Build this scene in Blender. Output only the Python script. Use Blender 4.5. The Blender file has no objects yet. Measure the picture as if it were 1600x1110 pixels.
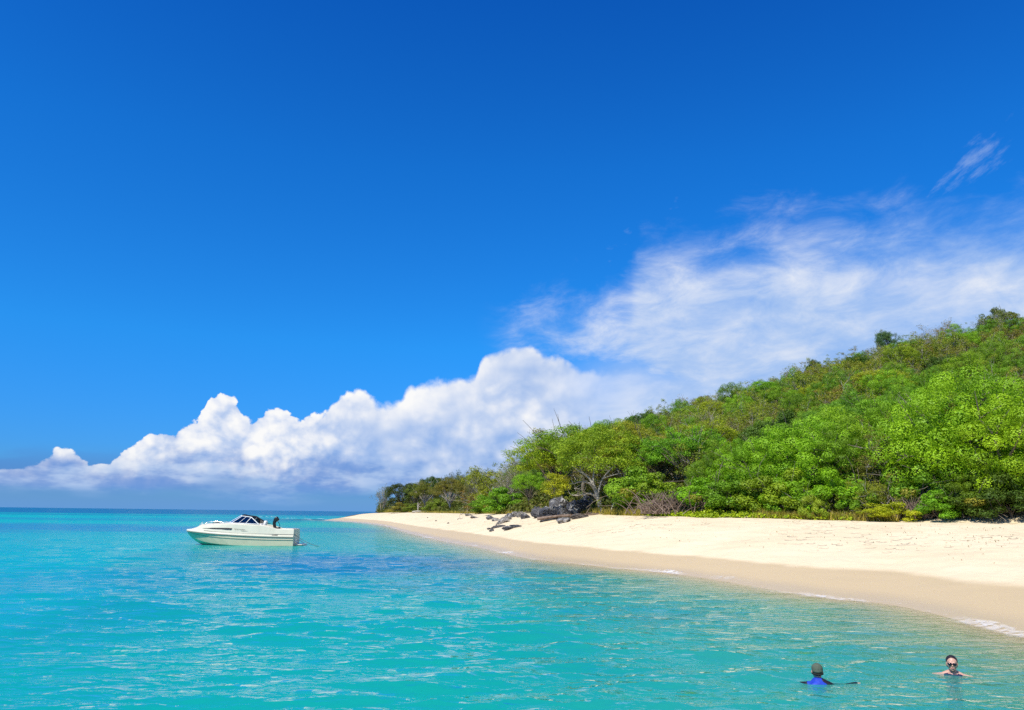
import bpy, bmesh, math, random
import numpy as np
from mathutils import Matrix, Vector
from math import radians as R, sin, cos, pi, atan2, sqrt, tan

SC = bpy.context.scene
COL = SC.collection
F = 1200.0                      # focal length in pixels of the 1600 px wide photograph
CAM_H = 2.2

# ------------------------------------------------------------------ camera
cam_d = bpy.data.cameras.new('camera')
cam_d.sensor_width = 36.0
cam_d.lens = F * 36.0 / 1600.0
cam_d.clip_start = 0.1
cam_d.clip_end = 60000.0
cam = bpy.data.objects.new('camera', cam_d)
COL.objects.link(cam)
CM = Matrix.Rotation(R(90 + 11.65), 4, 'X') @ Matrix.Rotation(R(0.70), 4, 'Z')
cam.matrix_world = Matrix.Translation((0, 0, CAM_H)) @ CM
SC.camera = cam

# ------------------------------------------------------------------ render settings
SC.render.engine = 'CYCLES'
SC.view_settings.view_transform = 'Standard'
SC.view_settings.look = 'None'
SC.view_settings.gamma = 1.0
SC.view_settings.use_curve_mapping = False
SC.view_settings.exposure = 0.24
SC.cycles.max_bounces = 7
SC.cycles.diffuse_bounces = 3
SC.cycles.glossy_bounces = 3
SC.cycles.transparent_max_bounces = 12
SC.cycles.caustics_reflective = False
SC.cycles.caustics_refractive = False
SC.cycles.use_denoising = False
SC.cycles.use_adaptive_sampling = True
SC.cycles.adaptive_threshold = 0.014
SC.cycles.adaptive_min_samples = 10

# ------------------------------------------------------------------ sun
SUN_EL = 53.0
SUN_DIR = Vector((-0.64 * cos(R(SUN_EL)), -0.768 * cos(R(SUN_EL)), sin(R(SUN_EL))))   # towards the sun
sun_d = bpy.data.lights.new('sun', 'SUN')
sun_d.energy = 5.0
sun_d.angle = R(0.53)
sun_d.color = (1.0, 0.96, 0.86)
sun = bpy.data.objects.new('sun', sun_d)
COL.objects.link(sun)
sun.location = (-26, -30, 40)
sun.rotation_euler = SUN_DIR.to_track_quat('Z', 'Y').to_euler()


# ------------------------------------------------------------------ small node language
class V:
    def __init__(s, g, sock): s.g, s.s = g, sock
    def __add__(s, o): return s.g.m('ADD', s, o)
    __radd__ = __add__
    def __sub__(s, o): return s.g.m('SUBTRACT', s, o)
    def __rsub__(s, o): return s.g.m('SUBTRACT', o, s)
    def __mul__(s, o): return s.g.m('MULTIPLY', s, o)
    __rmul__ = __mul__
    def __truediv__(s, o): return s.g.m('DIVIDE', s, o)
    def __rtruediv__(s, o): return s.g.m('DIVIDE', o, s)
    def __neg__(s): return s.g.m('MULTIPLY', s, -1.0)


class G:
    def __init__(s, tree):
        s.t = tree
        tree.nodes.clear()
    def n(s, typ, props=None, **inp):
        nd = s.t.nodes.new(typ)
        for k, v in (props or {}).items(): setattr(nd, k, v)
        for k, v in inp.items():
            key = int(k[1:]) if k[0] == '_' and k[1:].isdigit() else k.replace('_', ' ')
            s.put(nd.inputs[key], v)
        return nd
    def put(s, sock, v):
        if isinstance(v, V): s.t.links.new(v.s, sock)
        elif hasattr(v, 'is_output'): s.t.links.new(v, sock)
        else:
            if hasattr(sock.default_value, '__len__') and not isinstance(v, str):
                n = len(sock.default_value)
                v = tuple(v) if hasattr(v, '__len__') else (v,) * n
                if len(v) < n: v = v + (1.0,)
            sock.default_value = v
    def m(s, op, a, b=None, c=None, clamp=False):
        nd = s.t.nodes.new('ShaderNodeMath')
        nd.operation = op
        nd.use_clamp = clamp
        for i, v in enumerate((a, b, c)):
            if v is not None: s.put(nd.inputs[i], v)
        return V(s, nd.outputs[0])
    def mn(s, a, b): return s.m('MINIMUM', a, b)
    def mx(s, a, b): return s.m('MAXIMUM', a, b)
    def clamp(s, a): return s.m('ADD', a, 0.0, clamp=True)
    def step(s, lo, hi, x):
        nd = s.t.nodes.new('ShaderNodeMapRange')
        nd.interpolation_type = 'SMOOTHSTEP'
        s.put(nd.inputs[0], x); s.put(nd.inputs[1], lo); s.put(nd.inputs[2], hi)
        return V(s, nd.outputs[0])
    def lin(s, lo, hi, x, a=0.0, b=1.0):
        nd = s.t.nodes.new('ShaderNodeMapRange')
        s.put(nd.inputs[0], x); s.put(nd.inputs[1], lo); s.put(nd.inputs[2], hi)
        nd.inputs[3].default_value = a; nd.inputs[4].default_value = b
        return V(s, nd.outputs[0])
    def xyz(s, v):
        nd = s.n('ShaderNodeSeparateXYZ', Vector=v)
        return [V(s, nd.outputs[i]) for i in range(3)]
    def vec(s, x, y, z=0.0):
        nd = s.n('ShaderNodeCombineXYZ', X=x, Y=y, Z=z)
        return V(s, nd.outputs[0])
    def noise(s, vec, scale=1.0, detail=4.0, rough=0.5, dist=0.0, dim='3D', out=0):
        nd = s.n('ShaderNodeTexNoise', {'noise_dimensions': dim}, Vector=vec, Scale=scale, Detail=detail, Roughness=rough, Distortion=dist)
        return V(s, nd.outputs[out])
    def voro(s, vec, scale=1.0, detail=0.0, rough=0.5, feature='F1', dim='3D', out=0, smooth=None):
        nd = s.t.nodes.new('ShaderNodeTexVoronoi')
        nd.voronoi_dimensions = dim; nd.feature = feature
        s.put(nd.inputs['Vector'], vec); s.put(nd.inputs['Scale'], scale)
        s.put(nd.inputs['Detail'], detail); s.put(nd.inputs['Roughness'], rough)
        if smooth is not None and feature == 'SMOOTH_F1': s.put(nd.inputs['Smoothness'], smooth)
        return V(s, nd.outputs[out])
    def mix(s, f, a, b, blend='MIX'):
        nd = s.t.nodes.new('ShaderNodeMix')
        nd.data_type = 'RGBA'; nd.blend_type = blend
        s.put(nd.inputs[0], f); s.put(nd.inputs[6], a); s.put(nd.inputs[7], b)
        return V(s, nd.outputs[2])
    def curve(s, x, pts):
        """piecewise curve y(x) through pts"""
        x0, x1 = pts[0][0], pts[-1][0]
        ys = [p[1] for p in pts]; y0, y1 = min(ys), max(ys)
        if y1 - y0 < 1e-6: y1 = y0 + 1e-6
        nd = s.t.nodes.new('ShaderNodeFloatCurve')
        c = nd.mapping.curves[0]
        q = [((a - x0) / (x1 - x0), (b - y0) / (y1 - y0)) for a, b in pts]
        c.points[0].location = q[0]; c.points[1].location = q[-1]
        for a in q[1:-1]: c.points.new(*a)
        for p in c.points: p.handle_type = 'AUTO_CLAMPED'
        nd.mapping.update()
        s.put(nd.inputs['Value'], s.lin(x0, x1, x))
        return V(s, nd.outputs[0]) * (y1 - y0) + y0
    def ramp(s, f, stops, interp='LINEAR'):
        nd = s.t.nodes.new('ShaderNodeValToRGB')
        cr = nd.color_ramp; cr.interpolation = interp
        while len(cr.elements) < len(stops): cr.elements.new(0.5)
        for e, (p, c) in zip(cr.elements, stops):
            e.position = p; e.color = tuple(c) + (1.0,) if len(c) == 3 else c
        s.put(nd.inputs[0], f)
        return V(s, nd.outputs[0])


def srgb(r, g, b):
    f = lambda c: c / 12.92 if c <= 0.04045 else ((c + 0.055) / 1.055) ** 2.4
    return (f(r / 255), f(g / 255), f(b / 255))


def ray(px, py):
    return (CM.to_3x3() @ Vector(((px - 800) / F, -(py - 555) / F, -1.0))).normalized()

def azel(px, py):
    d = ray(px, py)
    return math.degrees(atan2(d.x, d.y)), math.degrees(math.asin(d.z))

# ------------------------------------------------------------------ world: clear tropical sky with a bank of cumulus and a veil of high cloud
world = bpy.data.worlds.new('World')
SC.world = world
world.use_nodes = True
g = G(world.node_tree)
sky = g.n('ShaderNodeTexSky', {'sky_type': 'NISHITA', 'sun_disc': False, 'sun_elevation': R(SUN_EL),
                               'sun_rotation': atan2(SUN_DIR.x, SUN_DIR.y), 'altitude': 0.0, 'air_density': 1.0, 'dust_density': 0.2, 'ozone_density': 3.0})
tc = g.n('ShaderNodeTexCoord')
dx, dy, dz = g.xyz(tc.outputs['Generated'])
AZ = g.m('ARCTAN2', dx, dy) * (180 / pi)
EL = g.m('ARCSINE', dz) * (180 / pi)
base = V(g, sky.outputs[0])
base = g.mix(1.0, base, (0.10, 0.10, 0.10), 'MULTIPLY')
SKY_TINT = g.ramp(g.lin(0, 60, EL), [(0.0, (0.24, 0.50, 1.10)), (0.07, (0.17, 0.66, 1.46)), (0.2, (0.12, 0.92, 1.76)), (0.42, (0.075, 0.88, 1.90)), (0.62, (0.045, 0.70, 1.82)), (1.0, (0.03, 0.55, 1.95))])
skyc = g.mix(1.0, base, SKY_TINT, 'MULTIPLY')

def line(pts): return sorted([azel(*p) for p in pts])

# warped coordinates
P = g.vec(AZ, EL * 1.15, 0.0)
w1 = g.noise(g.vec(AZ, EL, 3.1), 0.16, 2, 0.5) - 0.5
w2 = g.noise(g.vec(AZ, EL, 9.7), 0.16, 2, 0.5) - 0.5
AZw = AZ + w1 * 2.0
ELw = EL + w2 * 1.6

def billow(ox, oy, det):
    q = g.vec(AZw + ox, ELw * 1.15 + oy, 0.0)
    a = g.voro(q, 0.30, 0, 0.5, 'F1', '2D')
    b = g.voro(q, 0.72, 0, 0.5, 'F1', '2D')
    c = g.voro(q, 1.7, 0, 0.5, 'F1', '2D')
    n = g.noise(q, 0.55, det, 0.63, dim='2D')
    return (1.0 - a) * 0.46 + (1.0 - b) * 0.30 + (1.0 - c) * 0.12 + n * 0.55

h0 = billow(0.0, 0.0, 8)
h1 = billow(-0.55, 0.8, 3)
relief = h0 - h1

T1 = g.curve(AZ, line([(-500, 735), (-250, 700), (-100, 722), (0, 722), (60, 722), (100, 700), (125, 704), (145, 726), (185, 706), (230, 683), (270, 662), (310, 655), (328, 622), (352, 615), (372, 628), (392, 648), (425, 632), (450, 636), (478, 652), (520, 632), (560, 612), (600, 628), (645, 600), (700, 590), (742, 580), (758, 548), (815, 538), (850, 552), (880, 556), (905, 570), (960, 575), (1020, 600), (1100, 640), (1300, 690), (1600, 700), (2100, 700)]))
right = g.step(-16, -8, AZ + w1 * 4)
edge1 = (T1 - EL) + (h0 - 0.84) * (2.2 - right * 0.9)
d1 = g.step(-0.04, 0.15 + right * 0.45, edge1) * g.step(10.0, 3.0, AZ + w1 * 6)
inside = g.step(0.0, 3.4, T1 - EL + (h0 - 0.84) * 2.0)
low = g.step(4.6, 1.7, EL + (h0 - 0.84) * 2.4 + (g.noise(g.vec(AZ * 0.35, EL, 2.0), 0.5, 2, 0.55) - 0.5) * 2.2)
soft = g.noise(g.vec(AZ * 0.6, EL * 0.9, 21.0), 0.22, 3, 0.55) - 0.5
lit = g.clamp(0.88 + relief * (1.0 - right * 0.72) * 0.85 - inside * (0.12 + right * 0.22) + soft * (0.35 + right * 0.9) + (h0 - 0.84) * 0.35)
c1 = g.ramp(lit, [(0.0, srgb(116, 162, 230)), (0.35, srgb(158, 190, 240)), (0.60, srgb(200, 217, 247)), (0.82, srgb(238, 243, 254)), (1.0, (1.02, 1.02, 1.02))])
c1 = g.mix(low * 0.88, c1, g.mix(g.step(0.38, 0.64, g.noise(g.vec(AZ * 0.45, EL * 1.3, 41.0), 0.6, 4, 0.6)), srgb(104, 150, 220), srgb(176, 202, 241)))
# fading foot of the bank
foot = g.step(0.35, 2.3, EL + (g.noise(g.vec(AZ * 0.3, EL * 1.4, 7.0), 0.55, 2, 0.55) - 0.5) * 3.2)
d1 = d1 * foot

# flat shaded base streaks low over the sea
st = g.noise(g.vec(AZ * 0.22, EL * 1.1, 1.0), 0.62, 3, 0.55)
strip = g.step(0.50, 0.66, st + 0.10) * g.step(0.6, 1.6, EL) * g.step(4.3, 2.2, EL) * g.step(8, -8, AZ)
skyc = g.mix(strip * 0.55, skyc, srgb(86, 132, 208))

# high veil on the right
T2 = g.curve(AZ, line([(500, 520), (740, 512), (790, 506), (860, 494), (950, 478), (985, 445), (1000, 405), (1040, 385), (1150, 370), (1290, 352), (1400, 338), (1500, 325), (1600, 315), (1900, 290), (2300, 300)]))
B2 = g.curve(AZ, line([(500, 515), (740, 512), (790, 522), (880, 542), (940, 565), (1000, 600), (1200, 700), (1600, 800), (2300, 800)]))
ws = g.noise(g.vec(AZ * 0.55 + EL * 0.12 + w1 * 2.4, EL * 1.20 - AZ * 0.13 + w2 * 1.6, 5.0), 0.34, 8, 0.62, 0.25)
wl = g.noise(g.vec(AZ * 0.5, EL * 1.0, 15.0), 0.15, 2, 0.5)
e2 = g.mn(T2 - EL + (ws - 0.50) * 9.0 + (wl - 0.5) * 3.0, (EL - B2) * 1.4 + 0.4 + (ws - 0.48) * 10.0)
d2 = g.step(-2.2, 4.6, e2) * (0.80 + g.clamp((ws - 0.35) * 1.5) * 0.40)
d2 = g.clamp(d2 * (1.0 - g.step(14, 24, EL) * 0.40)) * g.step(-3.0, 1.0, AZ)
d2 = g.mx(d2, g.step(-10, 3, AZ + w1 * 4) * g.step(11.0, 5.5, EL - AZ * 0.20 + w2 * 4) * 0.90)
c2 = g.ramp(g.clamp(ws * 1.5 + (wl - 0.5) * 1.5 - 0.22), [(0.0, srgb(150, 188, 242)), (0.40, srgb(184, 209, 247)), (0.65, srgb(212, 226, 250)), (1.0, srgb(242, 246, 254))])

# wisp upper right
wx, wy = azel(1528, 250)
qx = (AZ - wx) * 0.86 + (EL - wy) * 0.51
qy = (EL - wy) * 0.86 - (AZ - wx) * 0.51
dw = g.step(1.1, -0.5, g.m('SQRT', (qx / 3.3) * (qx / 3.3) + (qy / 1.1) * (qy / 1.1)) + (g.noise(g.vec(qx * 0.4, qy * 1.2, 3.0), 0.8, 6, 0.65) - 0.45) * 4.5) * 0.46
small = g.step(0.66, 0.80, g.noise(g.vec(AZ * 0.7, EL, 33.0), 0.75, 3, 0.6)) * g.step(16, 18, EL) * g.step(24, 21, EL) * g.step(4, 9, AZ) * g.step(22, 18, AZ) * 0.18

col = g.mix(g.clamp(d2), skyc, c2)
col = g.mix(g.clamp(dw + small), col, srgb(190, 212, 246))
col = g.mix(g.clamp(d1), col, c1)
hz = g.step(2.2, -0.3, EL) * 0.75
col = g.mix(hz, col, srgb(104, 164, 232))
bg = g.n('ShaderNodeBackground', Color=col, Strength=0.80)
out = g.n('ShaderNodeOutputWorld', Surface=bg.outputs[0])
world.cycles.sampling_method = 'MANUAL'
world.cycles.sample_map_resolution = 512


# ------------------------------------------------------------------ helpers
def tag(o, label=None, cat=None, group=None, kind=None):
    if label: o['label'] = label
    if cat: o['category'] = cat
    if group: o['group'] = group
    if kind: o['kind'] = kind
    return o

def link(name, me, parent=None, mat=None, smooth=False):
    o = bpy.data.objects.new(name, me)
    COL.objects.link(o)
    if parent is not None: o.parent = parent
    if mat is not None and me is not None and not me.materials: me.materials.append(mat)
    if smooth and me is not None and len(me.polygons):
        me.polygons.foreach_set('use_smooth', np.ones(len(me.polygons), bool))
    return o

def empty(name, loc=(0, 0, 0), rz=0.0, sc=1.0):
    o = bpy.data.objects.new(name, None)
    COL.objects.link(o)
    o.location = loc
    o.rotation_euler = (0, 0, rz)
    o.scale = (sc,) * 3 if not hasattr(sc, '__len__') else sc
    o.empty_display_size = 0.2
    return o

def np_mesh(name, verts, faces, attrs=None):
    """faces: (n,k) int array of equal sized polygons; attrs: {name: per-vertex float array}"""
    verts = np.asarray(verts, np.float32); faces = np.asarray(faces, np.int32)
    me = bpy.data.meshes.new(name)
    nf, k = faces.shape
    me.vertices.add(len(verts)); me.vertices.foreach_set('co', verts.ravel())
    me.loops.add(nf * k); me.loops.foreach_set('vertex_index', faces.ravel())
    me.polygons.add(nf); me.polygons.foreach_set('loop_start', np.arange(0, nf * k, k, dtype=np.int32))
    me.update(calc_edges=True)
    for nme, arr in (attrs or {}).items():
        a = me.attributes.new(nme, 'FLOAT', 'POINT')
        a.data.foreach_set('value', np.asarray(arr, np.float32))
    return me

def grid_mesh(name, PTS, attrs=None, wrap=False):
    n, m = PTS.shape[:2]
    idx = np.arange(n * m).reshape(n, m)
    if wrap: idx = np.concatenate([idx, idx[:1]], 0)
    f = np.stack([idx[:-1, :-1], idx[1:, :-1], idx[1:, 1:], idx[:-1, 1:]], -1).reshape(-1, 4)
    return np_mesh(name, PTS.reshape(-1, 3), f, {k: v.ravel() for k, v in (attrs or {}).items()})

class Tubes:
    """collects tapered tubes into one mesh"""
    def __init__(s): s.v, s.f, s.n = [], [], 0
    def add(s, pts, radii, k=6, cap=True):
        pts = [np.asarray(p, float) for p in pts]
        if not hasattr(radii, '__len__'): radii = [radii] * len(pts)
        u = None
        rings = []
        for i, p in enumerate(pts):
            d = pts[min(i + 1, len(pts) - 1)] - pts[max(i - 1, 0)]
            d = d / (np.linalg.norm(d) + 1e-9)
            if u is None:
                u = np.cross(d, [0.31, 0.17, 0.93]) if abs(d[2]) < 0.9 else np.cross(d, [1, 0.1, 0])
            u = u - d * (u @ d); u = u / (np.linalg.norm(u) + 1e-9)
            w = np.cross(d, u)
            a = np.arange(k) * 2 * pi / k
            rings.append(p + radii[i] * (np.cos(a)[:, None] * u + np.sin(a)[:, None] * w))
        b = s.n
        s.v.append(np.concatenate(rings)); s.n += k * len(pts)
        for i in range(len(pts) - 1):
            for j in range(k):
                s.f.append((b + i * k + j, b + i * k + (j + 1) % k, b + (i + 1) * k + (j + 1) % k, b + (i + 1) * k + j))
        return s
    def mesh(s, name): return np_mesh(name, np.concatenate(s.v), np.array(s.f))

def bezier(p0, p1, p2, n):
    t = np.linspace(0, 1, n)[:, None]
    p0, p1, p2 = (np.asarray(p, float) for p in (p0, p1, p2))
    return (1 - t) ** 2 * p0 + 2 * t * (1 - t) * p1 + t * t * p2

MATS = {}
def material(name):
    m = bpy.data.materials.new(name); m.use_nodes = True
    MATS[name] = m
    return m, G(m.node_tree)

def simple(name, colour, rough=0.5, spec=0.5, metal=0.0, var=0.0, scale=6.0, coat=0.0):
    m, g = material(name)
    c = colour
    if var:
        tcn = g.n('ShaderNodeTexCoord')
        n = g.noise(V(g, tcn.outputs['Object']), scale, 5, 0.6)
        c = g.mix(g.step(0.3, 0.75, n), tuple(x * (1 - var) for x in colour), tuple(min(1, x * (1 + var)) for x in colour))
    b = g.n('ShaderNodeBsdfPrincipled', Base_Color=c, Roughness=rough, Specular_IOR_Level=spec, Metallic=metal, Coat_Weight=coat)
    g.n('ShaderNodeOutputMaterial', Surface=b.outputs[0])
    return m

# ------------------------------------------------------------------ layout of the bay: shoreline, vegetation edge and ridge, station by station
def at_z(px, py, z=0.0):
    d = ray(px, py); t = (z - CAM_H) / d.z
    return np.array([d.x * t, d.y * t, z])
def bearing(px, py=806):
    d = ray(px, py); h = sqrt(d.x ** 2 + d.y ** 2)
    return np.array([d.x / h, d.y / h])
def top_z(px, py, r):
    d = ray(px, py); return CAM_H + r * d.z / sqrt(d.x ** 2 + d.y ** 2)

# bearing column, shoreline row, distance and height of vegetation edge, distance of ridge, skyline row (or ridge height when small)
ST = [(470, 812.0, 205, -0.6, 225, -1.2), (500, 813.2, 205, -0.15, 225, -0.8), (525, 814.6, 208, 0.35, 228, -0.4), (545, 815.8, 213, 0.85, 240, 0.2), (565, 817.2, 220, 1.5, 250, 0.8), (600, 822, 218, 1.95, 250, 1.9),
      (635, 832, 188, 2.1, 240, 2.2), (675, 842, 152, 2.1, 218, 2.4), (715, 850, 128, 2.1, 192, 2.6), (760, 858, 104, 2.1, 160, 3.0), (800, 868, 88, 2.1, 142, 4.5),
      (850, 876, 75, 2.15, 130, 690), (900, 881.5, 65, 2.2, 124, 669), (940, 886, 59, 2.2, 121, 657), (1000, 892, 53, 2.17, 118, 650), (1075, 900, 49, 2.15, 118, 631),
      (1150, 912, 47, 2.1, 118, 606), (1225, 925, 46, 2.08, 118, 585), (1300, 936, 45, 2.05, 120, 558), (1375, 943, 44, 2.02, 120, 538), (1450, 957, 43.5, 2.02, 122, 522),
      (1525, 978, 43, 2.01, 124, 509), (1600, 996, 43, 2.0, 128, 490)]
stS, stV, stR = [], [], []
for (px, sy, rv, zv, rr, sk) in ST:
    b = bearing(px)
    stS.append(at_z(px, sy))
    stV.append(np.array([b[0] * rv, b[1] * rv, zv]))
    z = sk if sk < 50 else top_z(px, sk, rr) - 4.2
    stR.append(np.array([b[0] * rr, b[1] * rr, z]))
cols = [s[0] for s in ST]
def extend(lst, k):
    d = lst[-1] - lst[-4]; d = d / np.linalg.norm(d[:2]); d[2] = 0
    return lst[-1] + d * k
for k, c in ((6, 1680), (16, 1800), (34, 2000), (70, 2400)):
    stS.append(extend(stS[:23], k)); stV.append(extend(stV[:23], k * 1.25)); stR.append(extend(stR[:23], k * 1.8)); cols.append(c)
cols = np.array(cols, float)
stS, stV, stR = np.array(stS), np.array(stV), np.array(stR)

def catmull(xs, ys, x):
    """smooth interpolation of rows ys at xs"""
    x = np.clip(np.atleast_1d(x), xs[0], xs[-1])
    i = np.clip(np.searchsorted(xs, x) - 1, 0, len(xs) - 2)
    m = np.gradient(ys, xs, axis=0)
    h = (xs[i + 1] - xs[i])[:, None]; t = ((x - xs[i]) / (xs[i + 1] - xs[i]))[:, None]
    return ((2*t**3-3*t**2+1) * ys[i] + (t**3-2*t**2+t) * h * m[i] + (-2*t**3+3*t**2) * ys[i+1] + (t**3-t**2) * h * m[i+1])

rng = np.random.default_rng(7)
def wob(x, y, sc, seed):
    """cheap smooth 2D noise, about -1..1"""
    r = np.random.default_rng(seed); o = np.zeros_like(np.asarray(x, float))
    for k in range(7):
        a = r.uniform(0, 2 * pi); f = r.uniform(0.6, 1.9) / sc; p = r.uniform(0, 6.28)
        o = o + np.sin((x * cos(a) + y * sin(a)) * f * 2 * pi + p)
    return o / 3.2

def terrain(px, w):
    """px: bearing column(s); w: -1..0 sea bed, 0..1 beach, 1..2 hillside, 2..3 lee side"""
    px = np.atleast_1d(np.asarray(px, float)); w = np.broadcast_to(np.asarray(w, float), px.shape)
    S, Vv, Rr = catmull(cols, stS, px), catmull(cols, stV, px), catmull(cols, stR, px)
    P = np.zeros((len(px), 3))
    s = np.clip(w, 0, 1)[:, None]; u = np.clip(w - 1, 0, 1)[:, None]; q = np.clip(w - 2, 0, 1)[:, None]; o = np.clip(-w, 0, 1)[:, None]
    hxy = S[:, :2] * (1 - s) + Vv[:, :2] * s
    z = Vv[:, 2:] * (1 - (1 - s) ** 1.35)
    hxy = np.where(w[:, None] > 1, Vv[:, :2] + (Rr[:, :2] - Vv[:, :2]) * (u + 0.6 * q), hxy)
    z = np.where(w[:, None] > 1, Vv[:, 2:] + (Rr[:, 2:] - Vv[:, 2:]) * (0.82 * u + 0.18 * u * u) - 0.9 * q * q * (np.maximum(Rr[:, 2:], 0) + 4), z)
    # sea bed: towards deeper water
    L = np.linalg.norm(S[:, :2], axis=1, keepdims=True)
    far = np.minimum(26.0, L * 0.85)
    hxy = np.where(w[:, None] < 0, S[:, :2] * (1 - o * far / L), hxy)
    z = np.where(w[:, None] < 0, -np.minimum(0.10 * o * far, 2.2), z)
    P[:, :2] = hxy; P[:, 2] = z[:, 0]
    x, y = P[:, 0], P[:, 1]
    k = np.clip((w - 0.10) * 5, 0, 1) * np.clip((1.05 - w) * 4, 0.25, 1)
    P[:, 2] += k * (0.035 * wob(x, y, 5, 1) + 0.02 * wob(x, y, 1.8, 2))
    P[:, 2] += np.clip(w - 1.1, 0, 1) * (0.9 * wob(x, y, 22, 3))
    return P

def ground(px, r):
    """point of the land at a bearing column and distance"""
    px_ = np.array([px], float)
    Vv, Rr, S = (np.linalg.norm(catmull(cols, a, px_)[0, :2]) for a in (stV, stR, stS))
    if r >= Vv: w = 1 + (r - Vv) / (Rr - Vv)
    else: w = (r - S) / (Vv - S)
    return terrain(px_, np.array([w]))[0]

# ------------------------------------------------------------------ beach and hill as one sheet
m_sand, g = material('sand_and_soil')
geo = g.n('ShaderNodeNewGeometry')
pos = V(g, geo.outputs['Position'])
X, Y, Z = g.xyz(pos)
at_ = g.n('ShaderNodeAttribute', {'attribute_name': 'band'})
band = V(g, at_.outputs['Fac'])
n1 = g.noise(pos, 0.35, 5, 0.55); n2 = g.noise(pos, 3.0, 6, 0.6); n3 = g.noise(pos, 60.0, 3, 0.6)
dry = g.mix(g.step(0.3, 0.7, n1), (0.67, 0.55, 0.35), (0.72, 0.60, 0.395))
dry = g.mix((n2 - 0.4) * 0.5, dry, (0.52, 0.40, 0.26))
dry = g.mix(g.step(0.62, 0.72, g.noise(pos, 1.3, 7, 0.7)) * 0.22, dry, (0.42, 0.33, 0.21))
wet_edge = g.step(0.60, 0.50, Z + (n1 - 0.5) * 0.14 + (g.noise(pos, 1.1, 3, 0.5) - 0.5) * 0.05)
wet2 = g.step(0.25, 0.05, Z + (n1 - 0.5) * 0.12)
sandc = g.mix(wet_edge, dry, g.mix(wet2 * 0.6, (0.53, 0.405, 0.225), (0.47, 0.36, 0.21)))
soil = g.mix(g.step(0.35, 0.65, n2), (0.10, 0.075, 0.04), (0.16, 0.13, 0.06))
c = g.mix(g.step(1.005, 1.04, band + (n2 - 0.5) * 0.03), sandc, soil)
rough = g.lin(0, 1, wet_edge, 0.9, 0.55) - wet2 * 0.25
# footprints and ripples of dry sand
fp = g.voro(g.vec(X + (n2 - 0.5) * 0.5, Y + (n1 - 0.5) * 0.5, 0), 1.7, 0, 0.5, 'F1', '2D')
pick = g.voro(g.vec(X + (n2 - 0.5) * 0.5, Y + (n1 - 0.5) * 0.5, 0), 1.7, 0, 0.5, 'F1', '2D', 1)
dents = g.step(0.34, 0.14, fp) * g.step(0.50, 0.56, g.xyz(pick)[0]) * g.step(0.42, 0.60, g.noise(pos, 0.16, 3, 0.5)) * g.step(0.85, 1.2, Z)
hgt = (n2 - 0.5) * 0.05 + (n3 - 0.5) * 0.006 - dents * 0.13 + (g.noise(pos, 9.0, 4, 0.6) - 0.5) * 0.02
bump = g.n('ShaderNodeBump', Strength=g.lin(0, 1, wet_edge, 0.85, 0.10), Distance=1.0, Height=hgt)
bs = g.n('ShaderNodeBsdfPrincipled', Base_Color=c, Roughness=rough, Specular_IOR_Level=g.lin(0, 1, wet_edge, 0.1, 0.28), Normal=bump.outputs[0])
g.n('ShaderNodeOutputMaterial', Surface=bs.outputs[0])

pxs = np.concatenate([np.linspace(470, 1000, 170), np.linspace(1003, 1640, 230), np.linspace(1650, 2400, 60)])
ws_ = np.concatenate([np.linspace(-1, -0.2, 12), np.linspace(-0.18, 0, 14)[:-1], np.linspace(0, 1, 110)[:-1], np.linspace(1, 2, 50)[:-1], np.linspace(2, 3, 12)])
PP = np.stack([terrain(pxs, np.full(len(pxs), w)) for w in ws_], 1)
bandv = np.broadcast_to(ws_, PP.shape[:2])
me = grid_mesh('beach', PP[:, ::1], {'band': bandv.copy()})
land = tag(link('beach', me, None, m_sand, True), 'pale sandy beach rising to a wooded hillside', kind='structure')

bm = bmesh.new()
bmesh.ops.create_grid(bm, x_segments=2, y_segments=2, size=400)
me = bpy.data.meshes.new('seabed'); bm.to_mesh(me); bm.free()
seabed = tag(link('seabed', me, None, m_sand), 'sandy sea floor under the water', kind='structure')
seabed.location = (0, 100, -2.4)

# ------------------------------------------------------------------ sea
shore = catmull(cols, stS, np.concatenate([np.linspace(470, 1000, 70), np.linspace(1008, 1640, 60), np.linspace(1660, 2400, 20)]))[:, :2]
def shore_dist(x, y):
    o = np.full(x.shape, 1e9)
    for i in range(0, len(shore) - 1):
        a, b = shore[i], shore[i + 1]; d = b - a; l2 = d @ d + 1e-12
        t = np.clip(((x - a[0]) * d[0] + (y - a[1]) * d[1]) / l2, 0, 1)
        o = np.minimum(o, (x - a[0] - t * d[0]) ** 2 + (y - a[1] - t * d[1]) ** 2)
    return np.sqrt(o)

rad = np.concatenate([[0.5, 2.0], np.geomspace(5.5, 100, 520), np.geomspace(103, 30000, 110)])
ang = np.concatenate([np.linspace(-44, 44, 620), np.linspace(46, 314, 60)])
AA, RR = np.meshgrid(np.radians(ang), rad, indexing='ij')
wx_, wy_ = RR * np.sin(AA), RR * np.cos(AA)
near = RR < 400
sd = np.full(RR.shape, 200.0)
sd[near] = shore_dist(wx_[near], wy_[near])
wr = np.random.default_rng(11)
zz = np.zeros_like(RR)
cell = RR * 0.0056
for k in range(48):
    lam = float(np.exp(wr.uniform(np.log(0.30), np.log(2.4))))
    th = R(-12) + wr.normal(0, 0.36)
    kx, ky = sin(th) * 2 * pi / lam, cos(th) * 2 * pi / lam
    amp = 0.0090 * min(lam, 0.8 + (lam - 0.8) * 0.25) * wr.uniform(0.5, 1.2)
    ph = kx * wx_ + ky * wy_ + wr.uniform(0, 6.28) + 0.6 * wob(wx_, wy_, lam * 9, 100 + k)
    fade = np.clip(lam / (cell * 4.0) - 1.0, 0, 1)
    zz += fade * amp * (np.sin(ph) + 0.30 * np.cos(2 * (ph - pi / 2)))
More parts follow.
